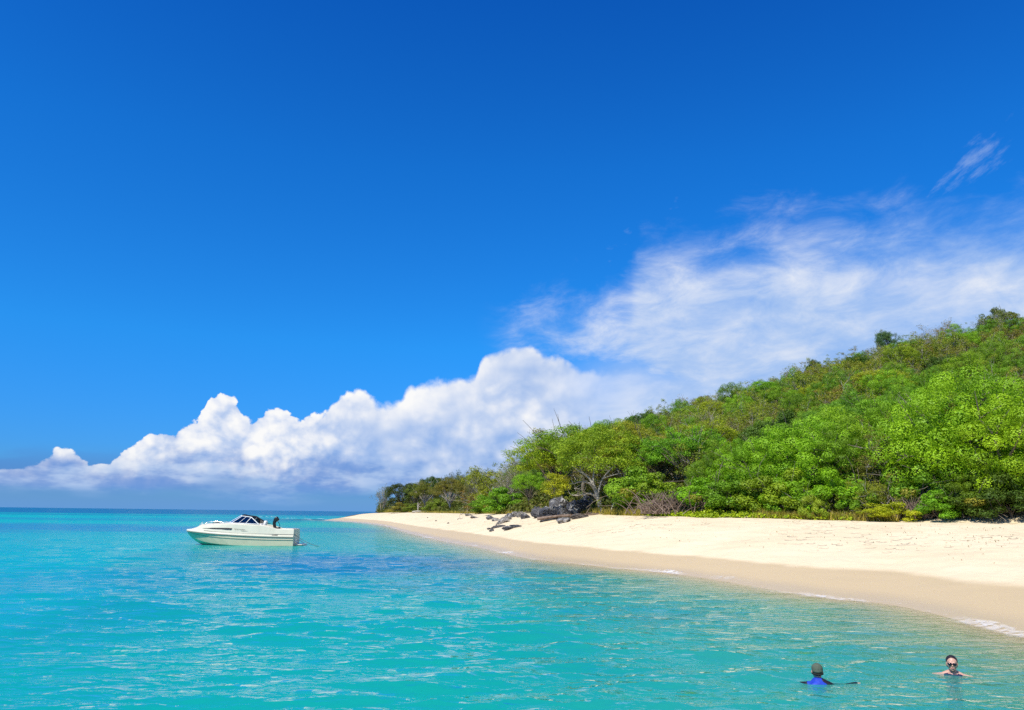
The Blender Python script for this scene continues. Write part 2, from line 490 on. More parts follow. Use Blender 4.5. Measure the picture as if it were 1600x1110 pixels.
gust = 0.75 + 0.45 * wob(wx_, wy_, 14, 55)
zz *= np.clip(gust, 0.25, 1.3) * np.clip(sd / 5.0, 0.08, 1.0)
PW = np.stack([wx_, wy_, zz], -1)
me = grid_mesh('sea', PW, {'depth': 0.15 * sd}, wrap=True)

m_sea, g = material('sea_water')
geo = g.n('ShaderNodeNewGeometry')
pos = V(g, geo.outputs['Position'])
X, Y, Z = g.xyz(pos)
dep = V(g, g.n('ShaderNodeAttribute', {'attribute_name': 'depth'}).outputs['Fac'])
rr_ = g.m('SQRT', X * X + Y * Y)
flat = g.vec(X, Y, 0.0)
big = g.noise(flat, 0.035, 4, 0.55); mid = g.noise(flat, 0.12, 4, 0.55)
cd = g.ramp(g.clamp(dep / 5.0 + (mid - 0.5) * 0.10), [(0.0, (0.34, 0.40, 0.28)), (0.04, (0.15, 0.37, 0.28)), (0.12, (0.040, 0.345, 0.275)), (0.30, (0.006, 0.345, 0.28)), (0.62, (0.002, 0.335, 0.30)), (1.0, (0.001, 0.305, 0.31))])
# beds of sea grass and deeper water
def bed(px, py, lx, ly, soft=0.5, amount=1.0):
    p = at_z(px, py)
    ex = (X - float(p[0])) / lx; ey = (Y - float(p[1])) / ly
    return g.step(1.0 + soft * 0.5, 1.0 - soft, g.m('SQRT', ex * ex + ey * ey) + (big - 0.5) * 1.6 + (mid - 0.5) * 1.3) * amount
beds = bed(600, 880, 9, 8, 0.7, 0.85)
for a in ((470, 868, 7, 5, 0.8, 0.5), (20, 823, 45, 24, 0.5, 0.8), (190, 812, 60, 22, 0.6, 0.6), (150, 905, 7, 7, 0.9, 0.35), (60, 960, 4, 4, 0.9, 0.25), (740, 915, 5, 3, 0.9, 0.4), (1010, 960, 3, 2, 0.9, 0.2), (520, 813, 60, 35, 0.5, 0.7)):
    beds = g.mx(beds, bed(*a))
cd = g.mix(beds, cd, (0.014, 0.16, 0.30))
bandn = g.noise(g.vec(X * 0.004, Y * 0.016, 4.0), 1.0, 4, 0.55)
deep = g.step(190, 520, rr_ + (bandn - 0.5) * 420)
cd = g.mix(deep, cd, (0.004, 0.105, 0.23))
cd = g.mix(g.step(0.45, 0.7, mid) * 0.25, cd, (0.004, 0.24, 0.29))
# fine ripples
def ridged(vec, scale, detail, dist):
    n = g.noise(vec, scale, detail, 0.5, dist)
    return 1.0 - g.m('ABSOLUTE', n * 2.0 - 1.0)
wr1 = ridged(g.vec(X * 0.50 + Y * 0.12, Y, 0.0), 2.6, 2, 0.35)
wr2 = ridged(g.vec(X * 0.42, Y - X * 0.1, 5.0), 1.10, 2, 0.4)
wr3 = g.noise(g.vec(X * 0.6, Y, 8.0), 6.0, 3, 0.5, 0.2)
swl = g.noise(g.vec(X * 0.5, Y, 2.0), 0.22, 2, 0.5)
att = 1.0 / (1.0 + rr_ * 0.004)
hh = (wr2 * 0.115 + wr1 * 0.080 + wr3 * 0.060 + swl * 0.12) * att
calm = g.clamp(0.30 + dep * 0.6)
bump = g.n('ShaderNodeBump', Strength=calm, Distance=0.62, Height=hh)
fr = g.n('ShaderNodeFresnel', IOR=1.33, Normal=bump.outputs[0])
cap = g.lin(12, 160, rr_, 0.55, 0.14)
fac = g.mn(V(g, fr.outputs[0]), cap)
gl = g.n('ShaderNodeBsdfGlossy', Color=(1, 1, 1), Roughness=g.lin(12, 200, rr_, 0.015, 0.18), Normal=bump.outputs[0])
df = g.n('ShaderNodeBsdfDiffuse', Color=cd, Normal=(0.0, 0.0, 1.0))
g.put(df.inputs['Normal'], g.vec(0.0, 0.0, 1.0))
tr = g.n('ShaderNodeBsdfTransparent', Color=g.mix(g.clamp(dep / 0.5), (0.97, 0.99, 0.98), (0.25, 0.82, 0.84)))
alpha = g.mx(g.m('MULTIPLY', g.m('SUBTRACT', 1.0, g.m('POWER', 2.718, dep * -2.1)), 0.86), g.step(2.0, 3.0, dep))
body = g.n('ShaderNodeMixShader', Fac=alpha, _1=tr.outputs[0], _2=df.outputs[0])
surf = g.n('ShaderNodeMixShader', Fac=fac, _1=body.outputs[0], _2=gl.outputs[0])
g.n('ShaderNodeOutputMaterial', Surface=surf.outputs[0])
sea = tag(link('sea', me, None, m_sea, True), 'turquoise rippled sea reaching the horizon', kind='structure')

# foam along the waterline
m_foam, g = material('foam')
geo = g.n('ShaderNodeNewGeometry'); pos = V(g, geo.outputs['Position'])
fa = V(g, g.n('ShaderNodeAttribute', {'attribute_name': 'edge'}).outputs['Fac'])
X, Y, Z = g.xyz(pos)
fl = g.vec(X, Y, 0.0)
lace = g.voro(g.vec(X + (g.noise(fl, 2.0, 3) - 0.5) * 0.6, Y + (g.noise(fl, 2.6, 3) - 0.5) * 0.6, 0), 3.6, 2, 0.6, 'DISTANCE_TO_EDGE', '2D')
patch = g.noise(fl, 0.28, 4, 0.6)
al = g.step(0.16, 0.03, lace) * 0.75 + g.step(0.5, 0.68, g.noise(fl, 5.5, 5, 0.65)) * 0.55
al = g.clamp(al * fa * g.step(0.46, 0.70, patch) + g.step(0.86, 1.06, fa + (g.noise(fl, 3.0, 5, 0.65) - 0.5) * 1.2) * 0.45)
d_ = g.n('ShaderNodeBsdfDiffuse', Color=(0.86, 0.87, 0.86))
t_ = g.n('ShaderNodeBsdfTransparent')
mx_ = g.n('ShaderNodeMixShader', Fac=al, _1=t_.outputs[0], _2=d_.outputs[0])
g.n('ShaderNodeOutputMaterial', Surface=mx_.outputs[0])

def foam_strip(name, c0, c1, n, w0, w1, z0, jitter, seed, label):
    pc = np.linspace(c0, c1, n); rows = []
    S = catmull(cols, stS, pc); Vv = catmull(cols, stV, pc)
    inl = Vv[:, :2] - S[:, :2]; Ln = np.linalg.norm(inl, axis=1, keepdims=True); inl /= Ln
    tg = np.gradient(S[:, :2], axis=0); tg /= np.linalg.norm(tg, axis=1, keepdims=True)
    nrm = np.stack([-tg[:, 1], tg[:, 0]], 1); nrm *= np.sign((nrm * inl).sum(1, keepdims=True))
    off = jitter * (wob(S[:, 0], S[:, 1], 6, seed) + 0.5 * wob(S[:, 0], S[:, 1], 1.7, seed + 1))
    ks = np.linspace(0, 1, 9)
    at = []
    for k in ks:
        d = w0 + (w1 - w0) * k + off
        xy = S[:, :2] + nrm * d[:, None]
        # height of the beach face along the bearing is close to the face slope
        slope = Vv[:, 2] * 1.35 / Ln[:, 0]
        run = d / np.clip((nrm * inl).sum(1), 0.12, 1)
        zt = np.where(d > 0, slope * run * (1 - 0.35 / 2 * run / Ln[:, 0]), 0.0)
        rows.append(np.column_stack([xy, np.maximum(zt, 0) + z0]))
        at.append(np.full(n, float(np.sin(pi * k) ** 0.6 * (0.55 + 0.45 * k))))
    me = grid_mesh(name, np.stack(rows, 1), {'edge': np.stack(at, 1)})
    return tag(link(name, me, None, m_foam, True), label, 'foam', kind='stuff')
foam_strip('foam', 600, 1660, 900, -0.40, 0.22, 0.028, 0.22, 5, 'thin white lacy foam washing along the waterline')

# ------------------------------------------------------------------ foliage materials
def leaf_material(name, dry_col, gloss=0.35, transl=0.30):
    m, g = material(name)
    oi = g.n('ShaderNodeObjectInfo')
    tint = V(g, g.n('ShaderNodeAttribute', {'attribute_name': 'tint'}).outputs['Fac'])
    c0 = g.mix(1.0, V(g, oi.outputs['Color']), (2.1, 1.90, 1.15), 'MULTIPLY')
    c = g.mix(g.step(0.05, 0.95, tint), g.mix(1.0, c0, (0.62, 0.70, 0.70), 'MULTIPLY'), g.mix(1.0, c0, (1.34, 1.26, 1.1), 'MULTIPLY'))
    c = g.mix(g.step(0.90, 1.05, tint), c, dry_col)
    b = g.n('ShaderNodeBsdfPrincipled', Base_Color=c, Roughness=0.5, Specular_IOR_Level=gloss)
    t = g.n('ShaderNodeBsdfTranslucent', Color=g.mix(1.0, c, (1.25, 1.35, 0.55), 'MULTIPLY'))
    mx = g.n('ShaderNodeMixShader', Fac=transl, _1=b.outputs[0], _2=t.outputs[0])
    g.n('ShaderNodeOutputMaterial', Surface=mx.outputs[0])
    return m

m_leaf = leaf_material('leaves', (0.27, 0.25, 0.03), 0.2, 0.22)
m_scrub = leaf_material('dry_leaves', (0.17, 0.13, 0.05), 0.15, 0.18)

def bark(name, c0, c1):
    m, g = material(name)
    tcn = g.n('ShaderNodeTexCoord')
    q = V(g, tcn.outputs['Object'])
    n = g.noise(q, 5.0, 6, 0.65)
    bmp = g.n('ShaderNodeBump', Strength=0.6, Distance=0.05, Height=g.noise(q, 14.0, 4, 0.6))
    b = g.n('ShaderNodeBsdfPrincipled', Base_Color=g.mix(g.step(0.3, 0.7, n), c0, c1), Roughness=0.9, Specular_IOR_Level=0.15, Normal=bmp.outputs[0])
    g.n('ShaderNodeOutputMaterial', Surface=b.outputs[0])
    return m
m_bark = bark('bark', (0.12, 0.095, 0.07), (0.23, 0.19, 0.14))
m_pale_bark = bark('pale_bark', (0.28, 0.24, 0.19), (0.50, 0.45, 0.37))
m_dead = bark('dead_wood', (0.13, 0.09, 0.065), (0.27, 0.20, 0.15))

# ------------------------------------------------------------------ leaves
def leaf_cloud(r, centres, normals, length, width, tint, fold=0.18, jit=0.55):
    n = len(centres)
    rv = r.normal(size=(n, 3))
    nn = normals + rv * jit
    nn /= np.linalg.norm(nn, axis=1, keepdims=True)
    a = np.cross(nn, r.normal(size=(n, 3))); a /= np.linalg.norm(a, axis=1, keepdims=True) + 1e-9
    b = np.cross(nn, a)
    L = (length * r.uniform(0.7, 1.3, n))[:, None]; W = L * width
    v = np.stack([centres - a * L * 0.5, centres + b * W * 0.5 + nn * L * fold * 0.5, centres + a * L * 0.5, centres - b * W * 0.5 + nn * L * fold * 0.5], 1)
    return v.reshape(-1, 3), np.arange(n * 4).reshape(n, 4), np.repeat(tint, 4)

def clump_leaves(r, cc, cr, per, length, width, flat, up, shell=0.72, tint_spread=0.5, yellow=0.0, jit=0.55, lift=0.45, speck=0.12):
    V_, T_ = [], []
    dens = np.maximum((per * (cr / cr.mean()) ** 2).astype(int), 6)
    for c, rad_, k in zip(cc, cr, dens):
        d = r.normal(size=(k, 3)); d[:, 2] = d[:, 2] * 0.9 + up
        d /= np.linalg.norm(d, axis=1, keepdims=True)
        rad2 = rad_ * r.uniform(shell, 1.06, (k, 1)) * (1 + 0.16 * np.sin(d[:, :1] * 5 + c[0] * 3) * np.cos(d[:, 1:2] * 6 + c[1] * 2))
        pts = c + d * rad2 * np.array([1, 1, flat])
        base_t = r.uniform(0.5 - tint_spread / 2, 0.5 + tint_spread / 2)
        if yellow and r.random() < yellow: base_t += 0.45
        V_.append((pts, d * np.array([1, 1, 1 / flat]) * 0.9 + np.array([0, 0, lift])))
        T_.append(np.clip(base_t + r.normal(0, speck, k), 0, 1.1))
    pts = np.concatenate([a for a, b in V_]); nr = np.concatenate([b for a, b in V_])
    nr /= np.linalg.norm(nr, axis=1, keepdims=True)
    return leaf_cloud(r, pts, nr, length, width, np.concatenate(T_), 0.18, jit)

def crown_points(r, n, Rx, Rz, zc, lobes=0.25, low=-0.6, inner=0.55, apart=0.0):
    """clump centres through an uneven dome"""
    out_ = []
    ph = r.uniform(0, 6.28, 8)
    tries = 0
    while len(out_) < n and tries < 4000:
        tries += 1
        d = r.normal(size=3); d /= np.linalg.norm(d)
        if d[2] < low: continue
        a = atan2(d[1], d[0])
        k = 1 + lobes * (0.75 * sin(2 * a + ph[0]) + 0.5 * sin(3 * a + ph[1] + 2 * d[2]) + 0.45 * sin(5 * a + ph[2]) + 0.5 * sin(4 * d[2] + ph[3] + a))
        rad_ = k * (inner + (1 - inner) * r.random() ** 0.45)
        q = (d[0] * Rx * rad_, d[1] * Rx * rad_, zc + d[2] * Rz * rad_)
        if apart and any((q[0] - o[0]) ** 2 + (q[1] - o[1]) ** 2 + (q[2] - o[2]) ** 2 < apart * apart for o in out_): continue
        out_.append(q)
    return np.array(out_)

def limbs(tb, r, targets, fork, base_r, k=6, sag=0.0, n=6, lean=(0, 0)):
    f = np.array(fork, float)
    trunk = bezier((0, 0, -0.4), (lean[0] * 0.4, lean[1] * 0.4, f[2] * 0.55), f, 6)
    tb.add(trunk + r.normal(0, base_r * 0.18, trunk.shape) * np.array([1, 1, 0]), np.linspace(base_r * 1.25, base_r * 0.8, 6), k + 2)
    for t in targets:
        mid_ = f + (t - f) * 0.5 + np.array([0, 0, (0.18 - sag) * np.linalg.norm(t - f)]) + r.normal(0, 0.12, 3)
        s = trunk[-1 - r.integers(0, 2)]
        p = bezier(s, mid_, t, n) + r.normal(0, 0.035, (n, 3))
        rr0 = base_r * r.uniform(0.35, 0.6)
        tb.add(p, np.linspace(rr0, 0.018, n), k)
        for _ in range(2):
            q = p[r.integers(n // 2, n)]
            e = q + (t - f) * 0.25 + r.normal(0, 0.4, 3)
            tb.add(bezier(q, (q + e) / 2 + r.normal(0, 0.1, 3), e, 4), np.linspace(rr0 * 0.4, 0.01, 4), 4)

def twigs(tb, r, start, d, length, rad_, level, k=4, spread=0.55, up=0.1, ends=None):
    n = 5
    p = [np.array(start, float)]; d = np.array(d, float)
    for i in range(n):
        d = d + r.normal(0, 0.16, 3) + np.array([0, 0, up * 0.3]); d /= np.linalg.norm(d)
        p.append(p[-1] + d * length / n)
    tb.add(p, np.linspace(rad_, rad_ * 0.45, n + 1), k if level > 1 else 3)
    if level == 0:
        if ends is not None: ends.append(p[-1])
        return
    for c in range(r.integers(3, 5)):
        i = r.integers(2, n + 1)
        e = d + r.normal(0, spread, 3) + np.array([0, 0, up])
        e /= np.linalg.norm(e)
        twigs(tb, r, p[i], e, length * r.uniform(0.5, 0.75), max(rad_ * 0.5, 0.010), level - 1, k, spread, up, ends)

def finish(name, parts, mat):
    off, vv, ff, tt = 0, [], [], []
    for v, f, t in parts:
        vv.append(v); ff.append(f + off); tt.append(t); off += len(v)
    me = np_mesh(name, np.concatenate(vv), np.concatenate(ff), {'tint': np.concatenate(tt)})
    me.materials.append(mat)
    return me

KINDS = {}
def kind_mesh(kind, seed):
    """returns (trunk mesh, crown mesh) of a tree about 6 m tall (bush about 1.6 m)"""
    r = np.random.default_rng(seed)
    tb = Tubes()
    if kind == 'clumpy':        # broad glossy leaves in rounded cushions
        c = crown_points(r, 92, 2.75, 2.75, 3.05, 0.24, -0.95, 0.80, 0.98)
        c = c[c[:, 2] > 0.35]
        cr = r.uniform(0.46, 0.72, len(c))
        lv = [clump_leaves(r, c, cr, 640, 0.085, 0.72, 0.84, 0.15, 0.90, 0.45, 0.02, 0.22, 0.05, 0.05)]
        ci = crown_points(r, 40, 1.75, 1.9, 3.0, 0.1, -0.95, 0.4)
        lv.append(clump_leaves(r, ci, np.full(len(ci), 0.6), 40, 0.2, 0.7, 0.8, 0.0))
        limbs(tb, r, c[r.choice(len(c), 26, False)] * 0.97, (0.1, 0.0, 1.2), 0.20)
        return finish_pair(tb, lv, m_bark, m_leaf, kind)
    if kind == 'feathery':      # small leaves in flat layered sprays, open below
        c = crown_points(r, 120, 3.3, 1.9, 3.9, 0.25, -0.40, 0.45)
        cr = r.uniform(0.40, 0.85, len(c))
        lv = [clump_leaves(r, c, cr, 210, 0.115, 0.55, 0.50, 0.25, 0.45, 0.6, 0.05)]
        limbs(tb, r, c[r.choice(len(c), 34, False)], (0.15, 0.05, 1.7), 0.17)
        return finish_pair(tb, lv, m_bark, m_leaf, kind)
    if kind == 'thorn':         # fine open scrub tree with many twigs
        ends = []
        for k in range(6):
            a = k * 1.05 + r.uniform(-.4, .4)
            twigs(tb, r, (r.normal(0, .12), r.normal(0, .12), -0.3), (cos(a) * 0.75, sin(a) * 0.75, 1.0), 2.7, 0.075, 3, 4, 0.6, 0.12, ends)
        e = np.array(ends); e = e[r.choice(len(e), min(len(e), 330), False)]
        z_ = np.clip(e[:, 2] / 4.2, 0, 1)
        cr = r.uniform(0.22, 0.50, len(e))
        lv = [clump_leaves(r, e, cr, 34, 0.125, 0.5, 0.62, 0.2, 0.2, 0.62, 0.04)]
        c = crown_points(r, 60, 2.3, 1.7, 1.9, 0.3, -0.9, 0.45)
        lv.append(clump_leaves(r, c, r.uniform(0.35, 0.7, len(c)), 52, 0.15, 0.55, 0.6, 0.2, 0.3, 0.6, 0.03))
        return finish_pair(tb, lv, m_pale_bark, m_scrub, kind)
    if kind == 'dome':          # dense dark evergreen dome
        c = crown_points(r, 110, 3.0, 2.5, 3.6, 0.14, -0.75, 0.66)
        cr = r.uniform(0.38, 0.72, len(c))
        lv = [clump_leaves(r, c, cr, 200, 0.14, 0.6, 0.72, 0.3, 0.7, 0.5, 0.0)]
        limbs(tb, r, c[r.choice(len(c), 22, False)] * 0.96, (0.0, 0.1, 1.5), 0.20)
        return finish_pair(tb, lv, m_bark, m_leaf, kind)
    if kind == 'bare':          # half dead, pale twiggy
        ends = []
        for k in range(4):
            a = k * 1.6 + r.uniform(-.5, .5)
            twigs(tb, r, (r.normal(0, .15), r.normal(0, .15), -0.3), (cos(a) * 0.42, sin(a) * 0.42, 1.0), 3.6, 0.125, 4, 5, 0.55, 0.16, ends)
        e = np.array(ends); e = e[r.choice(len(e), min(len(e), 620), False)]
        lv = [clump_leaves(r, e, r.uniform(0.12, 0.34, len(e)), 7, 0.12, 0.5, 0.7, 0.2, 0.2, 0.8, 0.1)]
        return finish_pair(tb, lv, m_pale_bark, m_scrub, kind)
    if kind == 'bush':          # rounded shrub, leaves to the ground
        c = crown_points(r, 46, 1.05, 0.85, 0.62, 0.25, -0.55, 0.5)
        c = c[c[:, 2] > 0.02]
        lv = [clump_leaves(r, c, r.uniform(0.18, 0.36, len(c)), 240, 0.078, 0.65, 0.75, 0.25, 0.7, 0.5, 0.04, 0.35, 0.2, 0.07)]
        limbs(tb, r, c[r.choice(len(c), 14, False)] * 0.95, (0.0, 0.0, 0.25), 0.04, 4)
        return finish_pair(tb, lv, m_bark, m_leaf, kind)
    if kind == 'column':        # slim dark upright crown
        c = np.column_stack([r.normal(0, 0.28, 46), r.normal(0, 0.28, 46), np.linspace(1.2, 6.0, 46)])
        cr = np.interp(c[:, 2], [1.2, 3.5, 6.0], [0.75, 0.75, 0.22]) * r.uniform(0.8, 1.2, 46)
        lv = [clump_leaves(r, c, cr, 90, 0.17, 0.35, 1.1, 0.3, 0.4, 0.5)]
        tb.add([(0, 0, -.4), (0.05, 0, 3), (0, 0, 5.8)], [0.16, 0.10, 0.03], 7)
        return finish_pair(tb, lv, m_bark, m_leaf, kind)

def finish_pair(tb, lv, bmat, lmat, kind):
    tm = tb.mesh(kind + '_trunk'); tm.materials.append(bmat)
    tm.polygons.foreach_set('use_smooth', np.ones(len(tm.polygons), bool))
    zt = np.sort(np.concatenate([a[0][:, 2] for a in lv]))
    return tm, finish(kind + '_crown', lv, lmat), float(zt[int(len(zt) * 0.985)])

for i, (k, n) in enumerate((('clumpy', 4), ('feathery', 3), ('thorn', 4), ('dome', 2), ('bare', 2), ('bush', 3), ('column', 1))):
    KINDS[k] = [kind_mesh(k, 40 + 17 * i + j) for j in range(n)]

prng = random.Random(5)
def jitter_col(c, k=0.14):
    a = 1 + prng.uniform(-k, k)
    return (c[0] * a * (1 + prng.uniform(-k, k) * 0.9), c[1] * a, c[2] * a * (1 + prng.uniform(-k, k)), 1.0)

TREES = []
def plant(kind, px, r, h, wide, colour, name, label=None, cat='tree', group=None, variant=None, rz=None, sink=0.0, lean=0.0):
    """h: height in metres; wide: crown width relative to the kind's own proportions"""
    g0 = ground(px, r)
    tm, cm, H0 = KINDS[kind][variant if variant is not None else prng.randrange(len(KINDS[kind]))]
    s = h / H0
    e = empty(name, (g0[0], g0[1], g0[2] - sink), prng.uniform(0, 6.28) if rz is None else rz, (s * wide, s * wide, s))
    if lean: e.rotation_euler = (0, lean, 0) if rz is None else (0, lean, rz)
    t = link('stem' if kind == 'bush' else 'trunk', tm, e)
    c = link('foliage' if kind == 'bush' else 'crown', cm, e)
    c.color = jitter_col(colour)
    tag(e, label, cat, group)
    TREES.append((e, kind, px, r, h))
    return e

C_BRIGHT = (0.095, 0.205, 0.012); C_LIME = (0.120, 0.220, 0.012); C_GREEN = (0.074, 0.155, 0.014); C_OLIVE = (0.100, 0.138, 0.022)
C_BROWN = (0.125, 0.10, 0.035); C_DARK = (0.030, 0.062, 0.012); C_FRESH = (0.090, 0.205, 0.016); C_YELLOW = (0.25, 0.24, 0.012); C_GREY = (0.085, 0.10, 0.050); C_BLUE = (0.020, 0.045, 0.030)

# ------------------------------------------------------------------ the trees and shrubs along the back of the beach, left to right
FB = 'trees along the back of the beach'
# the sandy point
plant('bare', 597, 224, 7.4, 0.85, C_GREY, 'grey_tree', 'sparse grey leaning tree at the very end of the wooded point', group=FB, sink=0.3)
plant('dome', 626, 214, 7.6, 1.2, (0.040, 0.058, 0.014), 'evergreen_tree', 'large dark brownish dome-shaped tree beside the end of the point', group=FB, variant=0)
plant('dome', 655, 218, 9.0, 0.9, C_DARK, 'evergreen_tree', 'tall dark tree with rounded top behind the dark dome tree', group=FB, variant=1)
plant('dome', 678, 216, 9.2, 0.85, C_DARK, 'evergreen_tree', 'tallest dark rounded tree behind the pale-trunked tree on the point', group=FB, variant=0)
pale_1 = plant('feathery', 664, 178, 6.8, 0.72, (0.075, 0.10, 0.02), 'pale_trunk_tree', 'slender tree with pale straight trunk on the sandy point', group=FB, variant=0)
plant('feathery', 648, 190, 6.2, 0.7, (0.065, 0.09, 0.02), 'olive_tree', 'small olive tree between dark dome tree and pale-trunked tree', group=FB, variant=1)
for i, (px, r, h) in enumerate(((694, 205, 9.0), (704, 205, 10.0), (713, 203, 10.6))):
    plant('column', px, r, h, 0.62, C_BLUE, 'columnar_tree', ('shortest of three slim dark columnar trees above the point', 'middle one of three slim dark columnar trees above the point', 'tallest of three slim dark columnar trees above the point')[i], group='slim columnar trees')
pale_2 = plant('feathery', 703, 146, 6.2, 1.05, (0.105, 0.105, 0.024), 'spreading_tree', 'reddish-olive spreading tree with several pale stems on the point', group=FB, variant=2)
plant('feathery', 730, 150, 6.6, 1.05, (0.085, 0.115, 0.02), 'spreading_tree', 'olive spreading tree just behind the reddish-olive spreading tree', group=FB, variant=0)
plant('dome', 740, 158, 7.6, 0.85, (0.05, 0.085, 0.016), 'evergreen_tree', 'dark round-topped tree between the point and the bare tree', group=FB, variant=1)
plant('thorn', 752, 125, 6.2, 1.0, C_GREY, 'thorn_tree', 'greyish twiggy thorn tree on sand before the dark round tree', group=FB)
plant('thorn', 772, 112, 6.6, 0.9, C_OLIVE, 'thorn_tree', 'olive thorn tree at the foot of the pale bare tree', group=FB)
plant('bare', 790, 103, 6.7, 1.0, C_GREY, 'bare_tree', 'tall pale half-bare tree standing above the left shrubs', group=FB, variant=0, rz=0.4)
plant('bare', 812, 108, 6.2, 0.9, C_OLIVE, 'bare_tree', 'second pale twiggy tree close behind the tall half-bare tree', group=FB, variant=1, rz=2.2)
plant('feathery', 826, 86, 4.0, 0.85, C_FRESH, 'green_tree', 'low fresh-green tree growing above the light rocks', group=FB, variant=1)
plant('bush', 787, 95, 3.0, 1.3, C_GREEN, 'green_shrub', 'green shrub under the tall half-bare tree', 'shrub', FB)
plant('thorn', 745, 118, 3.2, 1.1, C_BROWN, 'brown_shrub', 'rusty brown low shrub on the bank left of the bare tree', 'shrub', FB)
plant('bush', 628, 190, 2.2, 2.2, (0.13, 0.115, 0.03), 'low_shrub', 'low brownish shrub in front of the dark dome tree', 'shrub', FB)
plant('bush', 642, 186, 2.0, 1.6, C_OLIVE, 'low_shrub', 'low olive shrub between dome tree and pale trunk', 'shrub', FB)
plant('bush', 680, 160, 2.6, 1.3, C_OLIVE, 'low_shrub', 'round olive shrub right of the pale-trunked tree', 'shrub', FB)
plant('bush', 763, 108, 2.2, 1.7, C_GREEN, 'low_shrub', 'low green shrub on the sand bank left of the rocks', 'shrub', FB)
for t_ in (pale_1, pale_2):
    o = next(c for c in t_.children if c.name.startswith('trunk'))
    o.material_slots[0].link = 'OBJECT'; o.material_slots[0].material = m_pale_bark
# the spreading tree with forked trunk
def forked_tree():
    g0 = ground(935, 60.5)
    r = np.random.default_rng(99)
    tb = Tubes()
    bx_, by_ = 1.0, 0.0
    root = empty('forked_tree', (g0[0], g0[1], g0[2]), R(-6), 0.83)
    tr_ = [(0.35, 0, -0.3), (0.22, 0, 0.5), (0.02, 0, 1.3), (-0.22, 0.05, 2.0), (-0.45, 0.05, 2.7)]
    tb.add(tr_, [0.30, 0.24, 0.21, 0.19, 0.16], 10)
    arms = [([(0.0, 0, 1.15), (-0.5, -0.2, 1.7), (-1.1, -0.4, 1.75), (-1.9, -0.5, 1.5), (-2.5, -0.6, 1.6)], 0.11),
            ([(-0.25, 0, 2.0), (-0.7, -0.3, 2.65), (-1.5, -0.5, 2.85), (-2.3, -0.5, 2.6)], 0.12),
            ([(-0.45, 0, 2.6), (-0.9, 0.2, 3.3), (-1.7, 0.2, 3.8), (-2.6, 0.3, 4.4)], 0.12),
            ([(-0.05, 0, 1.5), (0.15, 0.1, 2.4), (0.45, 0.2, 3.2), (1.1, 0.3, 3.9), (1.8, 0.3, 4.6)], 0.12),
            ([(-0.45, 0, 2.7), (-0.4, 0.3, 3.6), (-0.2, 0.5, 4.6), (-0.1, 0.4, 5.4)], 0.10),
            ([(0.4, 0.2, 3.1), (0.9, -0.4, 3.3), (1.7, -0.8, 3.5), (2.3, -0.9, 3.6)], 0.07),
            ([(-1.1, -0.4, 1.75), (-1.6, -0.8, 2.1), (-2.2, -1.0, 2.2)], 0.05)]
    for p, q in arms:
        pp = np.array(p, float)
        t = np.linspace(0, len(pp) - 1, 12)
        sm = np.column_stack([np.interp(t, np.arange(len(pp)), pp[:, i]) for i in range(3)])
        sm[1:-1] = (sm[:-2] + sm[1:-1] * 2 + sm[2:]) / 4
        tb.add(sm, np.linspace(q, q * 0.3, 12), 7)
        for _ in range(5):
            s = sm[r.integers(5, 12)]; e = s + r.normal(0, 0.6, 3) + np.array([0, 0, 0.35])
            tb.add(bezier(s, (s + e) / 2 + r.normal(0, .12, 3), e, 5), np.linspace(q * 0.3, 0.012, 5), 4)
    tm = tb.mesh('trunk'); tm.materials.append(m_pale_bark)
    link('trunk', tm, root, None, True)
    c = crown_points(r, 230, 4.3, 2.75, 5.0, 0.18, -0.42, 0.5)
    keep = (c[:, 2] > 3.4) | (c[:, 0] < -2.6) & (c[:, 2] > 2.2) | (c[:, 0] > 2.4) & (c[:, 2] > 2.9)
    c = c[keep]
    low_ = np.column_stack([r.uniform(-5.0, -2.9, 26), r.uniform(-1.4, 1.0, 26), r.uniform(1.5, 3.4, 26)])
    lv = [clump_leaves(r, c, r.uniform(0.40, 0.85, len(c)), 150, 0.14, 0.55, 0.55, 0.3, 0.5, 0.6, 0.05)]
    me = finish('crown', lv, m_leaf)
    o = link('crown', me, root); o.color = (0.118, 0.185, 0.016, 1)
    me = finish('hanging_foliage', [clump_leaves(r, low_, r.uniform(0.35, 0.6, 26), 120, 0.14, 0.55, 0.6, 0.3, 0.5, 0.6, 0.3)], m_leaf)
    o = link('hanging_foliage', me, root); o.color = (0.165, 0.195, 0.014, 1)
    o['label'] = 'yellow foliage hanging over the dark rocks'
    tag(root, 'spreading yellow-green tree with pale forked trunk above the dark rocks', 'tree', FB)
forked_tree()
plant('feathery', 868, 76, 6.6, 1.05, (0.125, 0.20, 0.014), 'spreading_tree', 'tall yellow-green tree left of the forked tree over the rocks', group=FB, variant=1)
plant('feathery', 912, 74, 6.8, 1.05, (0.112, 0.19, 0.016), 'spreading_tree', 'broad yellow-green tree whose crown rises behind the forked tree', group=FB, variant=2)
plant('clumpy', 965, 71, 6.0, 1.0, (0.11, 0.17, 0.018), 'green_tree', 'shady olive-green tree right behind the forked tree', group=FB, variant=1)
plant('feathery', 995, 63, 5.8, 0.8, (0.13, 0.17, 0.02), 'olive_tree', 'olive small-leaved tree right of the forked tree', group=FB, variant=0)
plant('bush', 1000, 55.5, 2.9, 1.15, (0.10, 0.17, 0.016), 'green_shrub', 'rounded green shrub beside the leaning dead stem', 'shrub', FB)
plant('bush', 1024, 55.0, 2.3, 1.1, (0.125, 0.185, 0.016), 'green_shrub', 'yellow-green shrub between leaning stem and dead brush', 'shrub', FB)
plant('feathery', 1035, 60, 4.6, 0.85, C_FRESH, 'green_tree', 'bright fresh-green tree above the dead brush', group=FB, variant=2)
